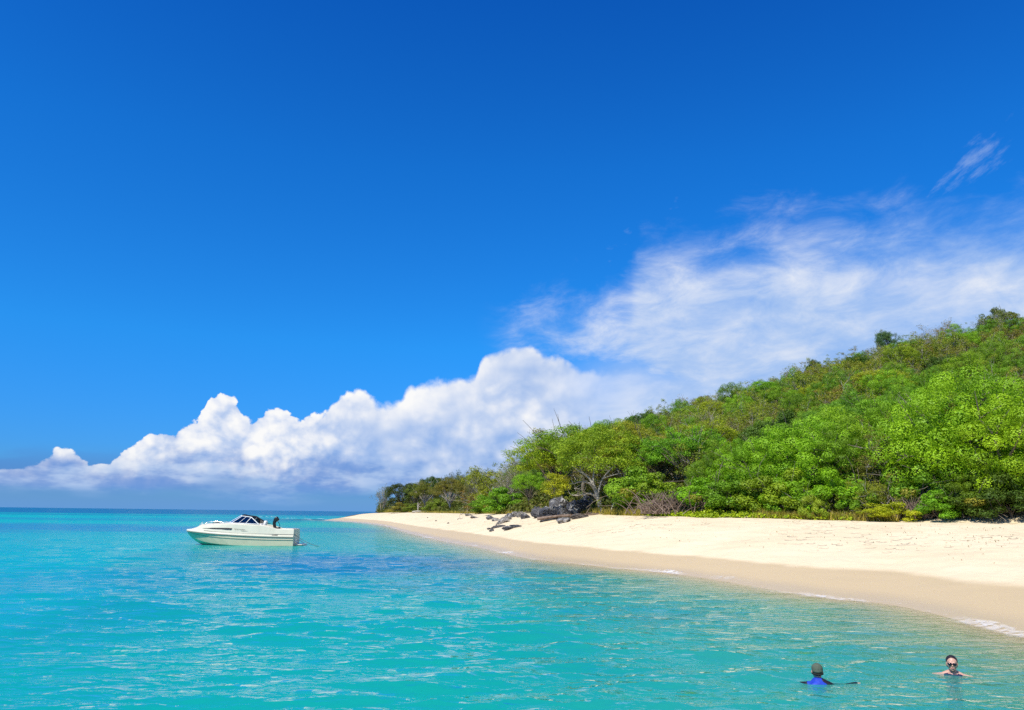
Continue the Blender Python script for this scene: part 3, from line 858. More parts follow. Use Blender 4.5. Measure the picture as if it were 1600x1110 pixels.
plant('feathery', 1075, 58, 4.9, 0.9, C_FRESH, 'green_tree', 'fresh-green flat-topped tree right of and above the dead brush', group=FB, variant=0)
plant('clumpy', 1118, 53, 3.8, 0.95, C_GREEN, 'green_tree', 'low leafy tree between dead brush and the round-clumped tree', group=FB, variant=2)
plant('bush', 1100, 50, 2.0, 1.2, C_BRIGHT, 'green_shrub', 'small bright shrub right of the dead brush', 'shrub', FB)
plant('bush', 1150, 49.0, 2.1, 1.3, C_GREEN, 'green_shrub', 'mid-green shrub behind the low vine patch', 'shrub', FB)
plant('clumpy', 1160, 52, 3.9, 0.95, C_BRIGHT, 'green_tree', 'leafy bright tree left of the round-clumped tree', group=FB, variant=3)
plant('clumpy', 1212, 51, 4.6, 1.05, C_BRIGHT, 'round_clumped_tree', 'dense bright-green tree in the middle of the beach front', group=FB, variant=0)
plant('clumpy', 1275, 50, 4.9, 1.1, C_BRIGHT, 'round_clumped_tree', 'large dense bright-green tree above the small front shrub', group=FB, variant=1)
plant('clumpy', 1335, 50, 4.4, 1.0, C_GREEN, 'round_clumped_tree', 'dense mid-green tree left of the shaded thorn gap', group=FB, variant=2)
plant('bush', 1213, 47.6, 2.4, 1.2, (0.12, 0.18, 0.015), 'green_shrub', 'shrub before the middle dense bright-green tree', 'shrub', FB)
plant('bush', 1240, 47.2, 1.9, 1.0, C_BRIGHT, 'green_shrub', 'low shrub left of the small front shrub', 'shrub', FB)
plant('bush', 1275, 45.3, 1.5, 0.7, (0.115, 0.18, 0.02), 'green_shrub', 'small front shrub standing alone at the sand edge', 'shrub', FB)
plant('bush', 1312, 46.4, 2.2, 1.1, C_BRIGHT, 'green_shrub', 'bright shrub below the large dense tree', 'shrub', FB)
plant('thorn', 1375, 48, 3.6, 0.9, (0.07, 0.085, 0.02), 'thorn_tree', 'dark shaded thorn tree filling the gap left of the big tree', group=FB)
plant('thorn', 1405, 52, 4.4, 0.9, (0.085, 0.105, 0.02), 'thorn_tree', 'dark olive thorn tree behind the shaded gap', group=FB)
plant('thorn', 1375, 45.6, 2.1, 1.0, C_OLIVE, 'thorn_shrub', 'olive twiggy shrub behind the yellow-green mound', 'shrub', FB)
plant('bush', 1345, 45.6, 1.6, 0.9, C_GREEN, 'green_shrub', 'green shrub at the left of the yellow-green mound', 'shrub', FB)
plant('bush', 1384, 44.2, 0.85, 2.2, (0.15, 0.205, 0.012), 'low_shrub', 'low yellow-green mound on the edge of the sand', 'shrub', FB)
plant('bush', 1465, 44.0, 1.35, 1.35, C_FRESH, 'green_shrub', 'fresh-green bush at the sand beside the dead tangle', 'shrub', FB)
plant('bush', 1448, 45.4, 2.4, 0.9, C_GREEN, 'green_shrub', 'taller green shrub behind the fresh-green bush', 'shrub', FB)
plant('bush', 1548, 44.3, 1.7, 1.5, C_DARK, 'shade_fill_shrub', 'added shrub coloured dark as shade under the tallest tree at the sand', 'shrub', FB)  # shrubs added in dark leaf colours to stand for the shaded hollow
plant('bush', 1590, 44.2, 1.9, 1.4, C_DARK, 'shade_fill_shrub', 'added shrub coloured dark as shade under the big rounded tree at the picture edge', 'shrub', FB)
plant('bush', 1505, 44.3, 1.6, 1.2, (0.06, 0.11, 0.015), 'shade_fill_shrub', 'shrub coloured dim green as shade right of the fresh-green bush', 'shrub', FB)
# the big tree at the right
plant('clumpy', 1512, 46.5, 6.7, 1.0, C_LIME, 'large_tree', 'tallest yellow-green tree in rounded leaf cushions near the dead tangle', group=FB, variant=0, rz=1.0)
big_tree = plant('clumpy', 1588, 46.0, 5.4, 1.15, (0.115, 0.215, 0.012), 'large_tree', 'big rounded yellow-green tree at the edge of the picture', group=FB, variant=3, rz=2.4)
plant('clumpy', 1452, 48.0, 5.6, 0.85, C_BRIGHT, 'large_tree', 'bright-green tree at the near side of the shaded gap', group=FB, variant=2, rz=0.3)
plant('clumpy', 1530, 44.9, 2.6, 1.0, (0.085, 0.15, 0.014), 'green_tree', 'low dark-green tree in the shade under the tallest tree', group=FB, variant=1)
plant('clumpy', 1640, 50, 6.6, 0.9, C_BRIGHT, 'large_tree', 'tall green tree cut by the picture edge behind the big rounded tree', group=FB, variant=0)
plant('clumpy', 1562, 54, 5.8, 0.95, (0.075, 0.165, 0.014), 'large_tree', 'darker green tall tree rising behind the two yellow-green trees', group=FB, variant=1)
plant('clumpy', 1500, 58, 5.0, 0.95, C_BRIGHT, 'large_tree', 'bright green tree top showing over the tallest yellow-green tree', group=FB, variant=2)

# ------------------------------------------------------------------ the hillside
ORD = ['first', 'second', 'third', 'fourth', 'fifth', 'sixth', 'seventh', 'eighth', 'ninth', 'tenth', 'eleventh', 'twelfth', 'thirteenth', 'fourteenth', 'fifteenth', 'sixteenth', 'seventeenth', 'eighteenth', 'nineteenth', 'twentieth']
SECT = [(0, 900, 'over the tall half-bare tree'), (900, 1000, 'over the forked tree'), (1000, 1120, 'over the dead brush'), (1120, 1240, 'over the vine patch'), (1240, 1350, 'over the small front shrub'), (1350, 1450, 'over the shaded gap'), (1450, 1530, 'over the tallest tree'), (1530, 3000, 'at the picture edge')]
BANDS = ['on the lower hillside', 'halfway up the hill', 'high up the hill', 'on the skyline']
hr = random.Random(21)
hill = []
spots = []
for band_i, (w0, w1, n, gap) in enumerate(((1.10, 1.32, 52, 3.5), (1.32, 1.62, 66, 3.4), (1.62, 1.90, 74, 3.3), (1.93, 2.02, 54, 2.7))):
    tries = 0; got = 0
    while got < n and tries < 1500:
        tries += 1
        px = hr.uniform(800, 1660) if band_i < 3 else 815 + 845 * (got + hr.uniform(-0.3, 0.3)) / n
        if band_i == 0 and px < 960: continue
        px = min(max(px, 800), 1670)
        p = terrain([px], [hr.uniform(w0, w1)])[0]
        if any((p[0] - q[0]) ** 2 + (p[1] - q[1]) ** 2 < gap * gap for q in spots): continue
        spots.append(p); got += 1
        r_ = sqrt(p[0] ** 2 + p[1] ** 2)
        low_right = max(0, (px - 1150) / 450) * (1.0 - band_i * 0.33)
        k = hr.random()
        if k < 0.20 + low_right * 0.5: kind, nm = 'clumpy', 'leafy'
        elif k < 0.36 + low_right * 0.3: kind, nm = 'feathery', 'feathery'
        elif k < 0.88: kind, nm = 'thorn', 'thorn'
        elif k < 0.95: kind, nm = 'bare', 'bare'
        else: kind, nm = 'dome', 'dark'
        hill.append((band_i, px, r_, kind))
tallies = {}
plans = []
for (b_, px, r_, kind) in hill:
    h = {'clumpy': (3.6, 5.2), 'feathery': (3.6, 5.0), 'thorn': (3.2, 4.8), 'bare': (4.2, 5.6), 'dome': (3.8, 5.2)}[kind]
    h = hr.uniform(*h) * (0.92 if b_ == 3 else 1.0)
    cs = {'clumpy': [('bright green leafy tree', (0.10, 0.195, 0.014)), ('mid-green leafy tree', (0.075, 0.155, 0.016))], 'feathery': [('yellow-green feathery tree', (0.145, 0.20, 0.016)), ('fresh-green feathery tree', (0.095, 0.20, 0.018))],
          'thorn': [('olive thorn tree', (0.108, 0.138, 0.022)), ('brown-tinged thorn tree', (0.105, 0.105, 0.030)), ('green thorn tree', (0.105, 0.155, 0.022))], 'bare': [('grey half-bare tree', (0.14, 0.13, 0.06))], 'dome': [('dark green round tree', (0.045, 0.09, 0.018))]}[kind]
    desc, colr = hr.choice(cs)
    sec = next(t for a, b, t in SECT if a <= px < b)
    plans.append([desc, BANDS[b_], sec, px, r_, kind, h, colr])
    tallies.setdefault((desc, BANDS[b_], sec), []).append(px)
for desc, bnd, sec, px, r_, kind, h, colr in plans:
    same = sorted(tallies[(desc, bnd, sec)])
    lab = '%s %s %s' % (desc, bnd, sec)
    if len(same) > 1: lab += ', %s from left' % ORD[min(same.index(px), 19)]
    plant(kind, px, r_, h, hr.uniform(0.85, 1.15), colr, desc.split()[-2].replace('-', '_') + '_tree', lab, 'tree', 'trees covering the hillside')
# trees standing out on the skyline
plant('dome', 1598, 126, 6.0, 0.9, (0.07, 0.10, 0.03), 'skyline_tree', 'tall dark twiggy tree topping the hill at the picture edge', 'tree', 'trees on the skyline')
plant('bare', 1588, 124, 5.8, 0.8, C_OLIVE, 'skyline_tree', 'bare twiggy tree beside the dark tree topping the hill', 'tree', 'trees on the skyline')
plant('feathery', 1408, 121, 5.4, 0.5, (0.05, 0.09, 0.04), 'skyline_tree', 'thin open tree standing above the skyline over the shaded gap', 'tree', 'trees on the skyline', variant=1)
plant('dome', 1287, 119, 4.4, 0.55, C_DARK, 'skyline_tree', 'small dark tree standing out on the skyline over the small front shrub', 'tree', 'trees on the skyline')
plant('bare', 1255, 119, 4.6, 0.9, C_GREY, 'skyline_tree', 'grey bare bush on the skyline left of the small dark tree', 'tree', 'trees on the skyline')
plant('clumpy', 1165, 118, 4.2, 0.8, C_GREEN, 'skyline_tree', 'dark green tree bump on the skyline over the vine patch', 'tree', 'trees on the skyline')

# undergrowth that fills the hill between the trees
def undergrowth():
    r = np.random.default_rng(3)
    n = 4200
    px = r.uniform(790, 1680, n); w = 1.02 + r.random(n) ** 0.9 * 1.02
    p = terrain(px, w); p[:, 2] += 0.35
    n2 = 1300
    px2 = r.uniform(590, 800, n2); w2_ = r.uniform(1.05, 2.0, n2); p2 = terrain(px2, w2_); p2[:, 2] += 0.3 + r.uniform(0, 2.6, n2) * np.clip((w2_ - 1.15) * 4, 0, 1)  # taller clumps added as dark backing for the shade below the crowns
    c = np.concatenate([p, p2])
    lv = clump_leaves(r, c, r.uniform(0.6, 1.25, len(c)), 34, 0.30, 0.55, 0.7, 0.5, 0.4, 0.9, 0.12)
    me = finish('undergrowth', [lv], m_scrub)
    o = link('undergrowth', me); o.color = (0.055, 0.072, 0.018, 1)  # leaf colour darkened to put deep shade into the gaps between trees
    tag(o, 'tangled low green undergrowth covering the hillside between trees', 'undergrowth', kind='stuff')
undergrowth()

# low creeping vine and dry grass at the sand edge
def creeper():
    r = np.random.default_rng(4)
    n = 1500
    px = np.concatenate([r.uniform(1010, 1120, 900), r.uniform(1100, 1330, 600)])
    w = np.concatenate([r.uniform(0.955, 1.06, 900), r.uniform(0.985, 1.06, 600)])
    p = terrain(px, w)
    p[:, 2] += r.uniform(0.02, 0.30, n) * np.clip((w - 0.94) * 12, 0.2, 1)
    lv = clump_leaves(r, p, r.uniform(0.12, 0.26, n), 16, 0.11, 0.8, 0.7, 0.6, 0.3, 0.7, 0.05)
    me = finish('creeping_vine', [lv], m_leaf)
    o = link('creeping_vine', me); o.color = (0.15, 0.215, 0.012, 1)
    tag(o, 'low bright creeping vine spilling onto the sand edge', 'ground cover', kind='stuff')
creeper()
m_grass = leaf_material('dry_grass', (0.34, 0.26, 0.11), 0.2, 0.3)
def grass():
    r = np.random.default_rng(6)
    seg = [(945, 1012, 1100, 0.97, 1.05), (1180, 1400, 1300, 0.99, 1.03), (850, 945, 350, 0.99, 1.05), (600, 800, 1500, 0.985, 1.10)]
    px = np.concatenate([r.uniform(a, b, n) for a, b, n, c, d in seg]); w = np.concatenate([r.uniform(c, d, n) for a, b, n, c, d in seg])
    p = np.repeat(terrain(px, w), 4, 0); n = len(p)
    p[:, :2] += r.normal(0, 0.10, (n, 2)); p[:, 2] -= 0.03
    h = r.uniform(0.22, 0.55, n)[:, None]
    a = r.uniform(0, 6.28, n); d = np.column_stack([np.cos(a), np.sin(a), np.zeros(n)])
    tip = p + d * h * r.uniform(0.1, 0.6, (n, 1)) + np.array([0, 0, 1]) * h
    s = np.column_stack([-d[:, 1], d[:, 0], np.zeros(n)]) * 0.018
    mid_ = (p + tip) / 2 + np.array([0, 0, 0.05])
    v = np.stack([p - s, p + s, mid_ + s * 0.8, tip], 1).reshape(-1, 3)
    me = np_mesh('grass', v, np.arange(n * 4).reshape(n, 4), {'tint': np.repeat(np.clip(r.normal(0.6, 0.35, n), 0, 1.1), 4)})
    me.materials.append(m_grass)
    o = link('grass', me); o.color = (0.17, 0.16, 0.045, 1)
    tag(o, 'dry tan grass fringing the top of the sand', 'grass', kind='stuff')
grass()

# dead brush, leaning stem, fallen wood
def brush(name, px, r0, wx, wz, n, seed, label, mat):
    g0 = ground(px, r0); r = np.random.default_rng(seed); tb = Tubes()
    for _ in range(n):
        s = np.array([r.normal(0, wx * 0.45), r.normal(0, wx * 0.3), 0.0])
        a = r.uniform(0, 6.28)
        e = s + np.array([cos(a) * wx * 0.4, sin(a) * wx * 0.4, r.uniform(0.2, 1.0) * wz])
        m_ = (s + e) / 2 + np.array([r.normal(0, 0.2), r.normal(0, 0.2), r.uniform(0.1, 0.5) * wz])
        tb.add(bezier(s, m_, e, 6), np.linspace(r.uniform(0.02, 0.05), 0.008, 6), 4)
    me = tb.mesh(name)
    o = link(name, me, None, mat); o.location = g0
    return tag(o, label, 'dead brush')
brush('dead_brush', 1058, 50.5, 2.6, 1.5, 420, 1, 'tangle of grey-brown dead branches behind the low vine', m_dead)
brush('dead_brush', 1433, 44.4, 0.95, 1.15, 190, 2, 'dark dead tangle beside the fresh-green bush on the sand edge', m_dead)
brush('dead_brush', 1000, 66, 2.2, 2.6, 120, 3, 'bare brown twigs showing between the olive tree and green shrubs', m_dead)
def log(name, px, r0, pts, rad_, label, mat=None, k=9):
    g0 = ground(px, r0); tb = Tubes(); rr = np.random.default_rng(int(px))
    pp = np.array(pts, float); t = np.linspace(0, len(pp) - 1, 14)
    sm = np.column_stack([np.interp(t, np.arange(len(pp)), pp[:, i]) for i in range(3)])
    sm[1:-1] = (sm[:-2] + 2 * sm[1:-1] + sm[2:]) / 4
    tb.add(sm, np.linspace(rad_, rad_ * 0.45, 14) * rr.uniform(0.88, 1.12, 14), k)
    for _ in range(3):
        i = rr.integers(6, 13); e = sm[i] + rr.normal(0, 0.35, 3) + np.array([0, 0, 0.3])
        tb.add(bezier(sm[i], (sm[i] + e) / 2 + rr.normal(0, .08, 3), e, 4), np.linspace(rad_ * 0.4, 0.012, 4), 5)
    o = link(name, tb.mesh(name), None, mat or m_pale_bark, True); o.location = g0
    return tag(o, label, 'dead wood')
log('leaning_stem', 954, 57.2, [(0, 0, -0.2), (0.25, 0, 0.9), (0.75, 0, 1.9), (1.4, 0.1, 2.5), (2.0, 0.1, 2.75)], 0.10, 'pale leaning dead stem right of the forked trunk')
log('standing_stump', 653, 176, [(0, 0, -0.2), (0.02, 0, 1.0), (-0.02, 0, 2.2)], 0.22, 'pale upright stump left of the pale-trunked tree')
log('driftwood_log', 656, 168, [(-1.6, 0, 0.1), (-0.5, 0.1, 0.3), (0.8, 0, 0.18), (1.8, 0.2, 0.45)], 0.22, 'pale driftwood log lying below the pale-trunked tree')
log('driftwood_log', 890, 58.5, [(-2.4, 0.0, -0.02), (-0.8, 0.05, 0.22), (0.8, 0.0, 0.30), (2.2, 0.1, 0.42)], 0.12, 'long weathered log lying on sand at the foot of the rocks', m_dead)
limb_o = log('dead_limb', 1575, 45.2, [(0.9, 0.6, 1.6), (0.5, 0.2, 3.0), (-0.2, -0.5, 3.9), (-1.0, -0.9, 4.5)], 0.06, 'bare pale limb sticking out of the leaves')
del limb_o['category']
limb_o.parent = big_tree
limb_o.matrix_parent_inverse = big_tree.matrix_basis.inverted()
log('dead_twig', 724, 112, [(-0.5, 0, 0.02), (0, 0, 0.15), (0.6, 0, 0.1)], 0.07, 'small piece of driftwood on the sand of the point')
log('dead_twig', 718, 96, [(-0.3, 0, 0.02), (0, 0, 0.2), (0.35, 0, 0.1)], 0.06, 'dark driftwood scrap nearest the wet sand of the point')

# ------------------------------------------------------------------ rocks
m_rock, g = material('rock')
tcn = g.n('ShaderNodeTexCoord'); geo = g.n('ShaderNodeNewGeometry')
q = V(g, geo.outputs['Position'])
n = g.noise(q, 1.6, 7, 0.65); nb = g.noise(q, 5.0, 6, 0.7); nw = g.noise(q, 0.9, 5, 0.7, 0.6)
oc = V(g, g.n('ShaderNodeObjectInfo').outputs['Color'])
c = g.mix(g.step(0.3, 0.7, n), g.mix(1.0, oc, (0.55, 0.55, 0.6), 'MULTIPLY'), g.mix(1.0, oc, (1.5, 1.45, 1.4), 'MULTIPLY'))
c = g.mix(g.step(0.54, 0.66, nw) * 0.8, c, (0.52, 0.49, 0.44))
bmp = g.n('ShaderNodeBump', Strength=0.9, Distance=0.15, Height=nb + n)
b = g.n('ShaderNodeBsdfPrincipled', Base_Color=c, Roughness=0.85, Specular_IOR_Level=0.25, Normal=bmp.outputs[0])
g.n('ShaderNodeOutputMaterial', Surface=b.outputs[0])

def rock(px, r0, sx, sy, sz, rz, seed, label, colour=(0.085, 0.085, 0.09), tilt=0.0, sink=0.25, group='rocks on the beach', size=0.54):
    rr = np.random.default_rng(seed)
    bm = bmesh.new()
    bmesh.ops.create_icosphere(bm, subdivisions=4, radius=1.0)
    P_ = np.array([v.co for v in bm.verts])
    D = P_.copy()
    for _ in range(16):                                       # plane cuts give broken faces
        nrm = rr.normal(size=3); nrm /= np.linalg.norm(nrm)
        k = rr.uniform(0.55, 0.92)
        ex = np.maximum(D @ nrm - k, 0)
        D -= ex[:, None] * nrm * 0.92
    D += 0.10 * np.column_stack([wob(P_[:, 0] + P_[:, 2], P_[:, 1], 0.5, seed + i) for i in range(3)]) + 0.03 * np.column_stack([wob(P_[:, 0] - P_[:, 2] * 1.3, P_[:, 1] + P_[:, 2], 0.17, seed + 9 + i) for i in range(3)])
    D *= np.array([sx, sy, sz]) * size
    for v, d in zip(bm.verts, D): v.co = d
    me = bpy.data.meshes.new('rock'); bm.to_mesh(me); bm.free()
    g0 = ground(px, r0)
    o = link('rock', me, None, m_rock)
    o.location = (g0[0], g0[1], g0[2] + sz * (0.75 - 2 * sink)); o.rotation_euler = (0, tilt, rz)
    o.color = tuple(colour) + (1,)
    return tag(o, label, 'rock', group)
DK = (0.060, 0.062, 0.070); GR = (0.095, 0.094, 0.095); PL = (0.24, 0.225, 0.195)
rock(858, 62.0, 1.9, 1.5, 1.5, 0.3, 1, 'large dark grey rock with streaked face at the front of the outcrop', DK, -0.35)
rock(880, 61.0, 1.5, 1.2, 1.35, 1.1, 2, 'dark rock with white patches next to the large streaked rock', GR, -0.2)
rock(896, 63.5, 1.7, 1.4, 1.5, 2.0, 3, 'dark shaded rock below the yellow hanging leaves', DK, 0.1)
rock(914, 63.5, 1.7, 1.5, 1.7, 0.8, 4, 'black shaded rock left of the forked trunk', DK, 0.0)
rock(872, 66.5, 2.0, 1.5, 2.1, 2.6, 5, 'upper grey rock behind the large streaked rock', GR, -0.3)
rock(925, 66.5, 1.6, 1.5, 1.8, 0.2, 6, 'black rock deep in shade behind the forked trunk', DK, 0.0)
rock(842, 68.0, 1.5, 1.3, 1.2, 1.4, 7, 'grey rock at the upper left end of the dark outcrop', GR, -0.4)
rock(880, 56.5, 1.0, 0.7, 0.55, 0.2, 8, 'low rock with pale top on sand before the outcrop', GR, -0.1)
rock(905, 57.8, 1.3, 0.6, 0.5, 0.1, 13, 'low brownish ledge right of the pale-topped rock', (0.15, 0.13, 0.11), -0.1)
rock(793, 60.5, 0.80, 0.5, 0.40, 0.15, 9, 'flat dark rock lying alone on the sand', DK, -0.05)
rock(806, 61.0, 1.0, 0.5, 0.26, -0.1, 10, 'flat low end of the lone dark rock on the sand', DK, 0.05)
rock(768, 63.0, 0.42, 0.35, 0.30, 0.5, 11, 'small dark boulder nearest the water', DK)
rock(764, 66.0, 0.45, 0.3, 0.20, 0.9, 12, 'small grey stone behind the dark boulder', GR)
for i, (px, r0, sx, sz, lab) in enumerate(((778, 66, 1.3, 0.4, 'lowest slab of the pale rock slope'), (784, 70, 1.4, 0.5, 'second slab up the pale rock slope'), (790, 74, 1.5, 0.6, 'third slab up the pale rock slope'),
        (797, 78, 1.5, 0.7, 'fourth slab up the pale rock slope'), (806, 79, 1.5, 0.8, 'top slab of the pale rock slope under green leaves'), (776, 76, 1.2, 0.5, 'grey slab left of the pale rock slope'), (768, 82, 1.2, 0.5, 'upper grey slab left of the pale rock slope'),
        (815, 76, 1.3, 0.8, 'pale rock between the slope and the dark outcrop'), (742, 92, 1.4, 0.35, 'flat pale ledge on the bank left of the rock slope'), (822, 71, 1.2, 0.7, 'grey rock just left of the sand patch by the outcrop'), (733, 104, 1.6, 0.4, 'pale ledge under the greyish thorn tree'))):
    rock(px, r0, sx, sx * 0.7, sz, 0.4 * i, 30 + i, lab, PL if i % 3 else GR, -0.25, 0.36, size=0.56)
for i, (px, r0, lab) in enumerate(((700, 88, 'small stone on the sand of the point beside the driftwood scrap'), (681, 100, 'small dark stone on the far sand of the point'), (1062, 38, 'small brown stone in the middle of the near beach'), (668, 118, 'tiny flat stone at the wet edge of the point'))):
    rock(px, r0, 0.28 if i != 2 else 0.07, 0.22 if i != 2 else 0.06, 0.16 if i != 2 else 0.05, i, 60 + i, lab, GR)

# dry seaweed and leaf bits on the upper sand
def litter_bits():
    r = np.random.default_rng(77); n = 240
    px = np.concatenate([r.uniform(1000, 1640, 120), r.uniform(1350, 1620, 80), r.uniform(620, 1000, 40)])
    w = np.concatenate([r.uniform(0.35, 0.98, 120), r.uniform(0.5, 0.85, 80), r.uniform(0.5, 0.97, 40)])
    p = terrain(px, w); p[:, 2] += 0.025
    nr = np.tile(np.array([0, 0, 1.0]), (n, 1))
    lv = leaf_cloud(r, p, nr, 0.085, 0.4, r.uniform(0, 1.1, n), 0.5, 0.35)
    me = finish('dry_seaweed', [lv], m_grass)
    o = link('dry_seaweed', me); o.color = (0.10, 0.075, 0.04, 1)
    tag(o, 'scattered dark bits of dry seaweed and leaves on the sand', 'seaweed', kind='stuff')
litter_bits()

# ------------------------------------------------------------------ motor boat
m_gel = simple('cream_gelcoat', (0.62, 0.56, 0.38), 0.22, 0.5, coat=0.4, var=0.05, scale=1.5)
m_deck = simple('white_deck', (0.64, 0.60, 0.46), 0.32, 0.5, var=0.04, scale=2.0)
m_trim = simple('grey_trim', (0.20, 0.19, 0.15), 0.45)
m_steel = simple('steel', (0.75, 0.75, 0.74), 0.22, 0.5, 1.0)
m_black = simple('black_plastic', (0.012, 0.012, 0.013), 0.35)
m_brown = simple('dark_tinted_port', (0.05, 0.042, 0.028), 0.2)
m_vinyl = simple('white_vinyl', (0.78, 0.76, 0.70), 0.5)
m_rope = simple('rope', (0.10, 0.12, 0.12), 0.8)
m_rail = simple('white_rail', (0.80, 0.80, 0.77), 0.4)
m_canvas = simple('dark_canvas', (0.018, 0.022, 0.035), 0.85)
m_drain = simple('transom_grey', (0.62, 0.61, 0.54), 0.4)
m_glass, g = material('tinted_glass')
fr = g.n('ShaderNodeFresnel', IOR=1.5)
t_ = g.n('ShaderNodeBsdfTransparent', Color=(0.16, 0.20, 0.24)); gl = g.n('ShaderNodeBsdfGlossy', Color=(1, 1, 1), Roughness=0.03)
mx_ = g.n('ShaderNodeMixShader', Fac=g.clamp(V(g, fr.outputs[0]) + 0.04), _1=t_.outputs[0], _2=gl.outputs[0])
g.n('ShaderNodeOutputMaterial', Surface=mx_.outputs[0])

def slab(name, pts, thick, mat, parent):
    """flat polygon given real thickness"""
    bm = bmesh.new()
    vs = [bm.verts.new(p) for p in pts]
    f = bm.faces.new(vs); bm.normal_update()
    nrm = f.normal.copy()
    ex = bmesh.ops.extrude_face_region(bm, geom=[f])
    for v in [e for e in ex['geom'] if isinstance(e, bmesh.types.BMVert)]: v.co += nrm * thick
    bmesh.ops.recalc_face_normals(bm, faces=bm.faces)
    me = bpy.data.meshes.new(name); bm.to_mesh(me); bm.free()
    return link(name, me, parent, mat)

def box(name, c, s, mat, parent, bevel=0.02, rot=(0, 0, 0), seg=2, taper=None):
    bm = bmesh.new()
    bmesh.ops.create_cube(bm, size=1.0)
    for v in bm.verts:
        k = 1.0 if taper is None or v.co.z < 0 else taper
        v.co = Vector((v.co.x * s[0] * k, v.co.y * s[1] * k, v.co.z * s[2]))
    if bevel: bmesh.ops.bevel(bm, geom=list(bm.edges), offset=bevel, segments=seg, affect='EDGES', profile=0.5)
    me = bpy.data.meshes.new(name); bm.to_mesh(me); bm.free()
    o = link(name, me, parent, mat, True); o.location = c; o.rotation_euler = rot
    return o

def tube(name, pts, rad_, mat, parent, k=8):
    return link(name, Tubes().add(pts, rad_, k).mesh(name), parent, mat, True)

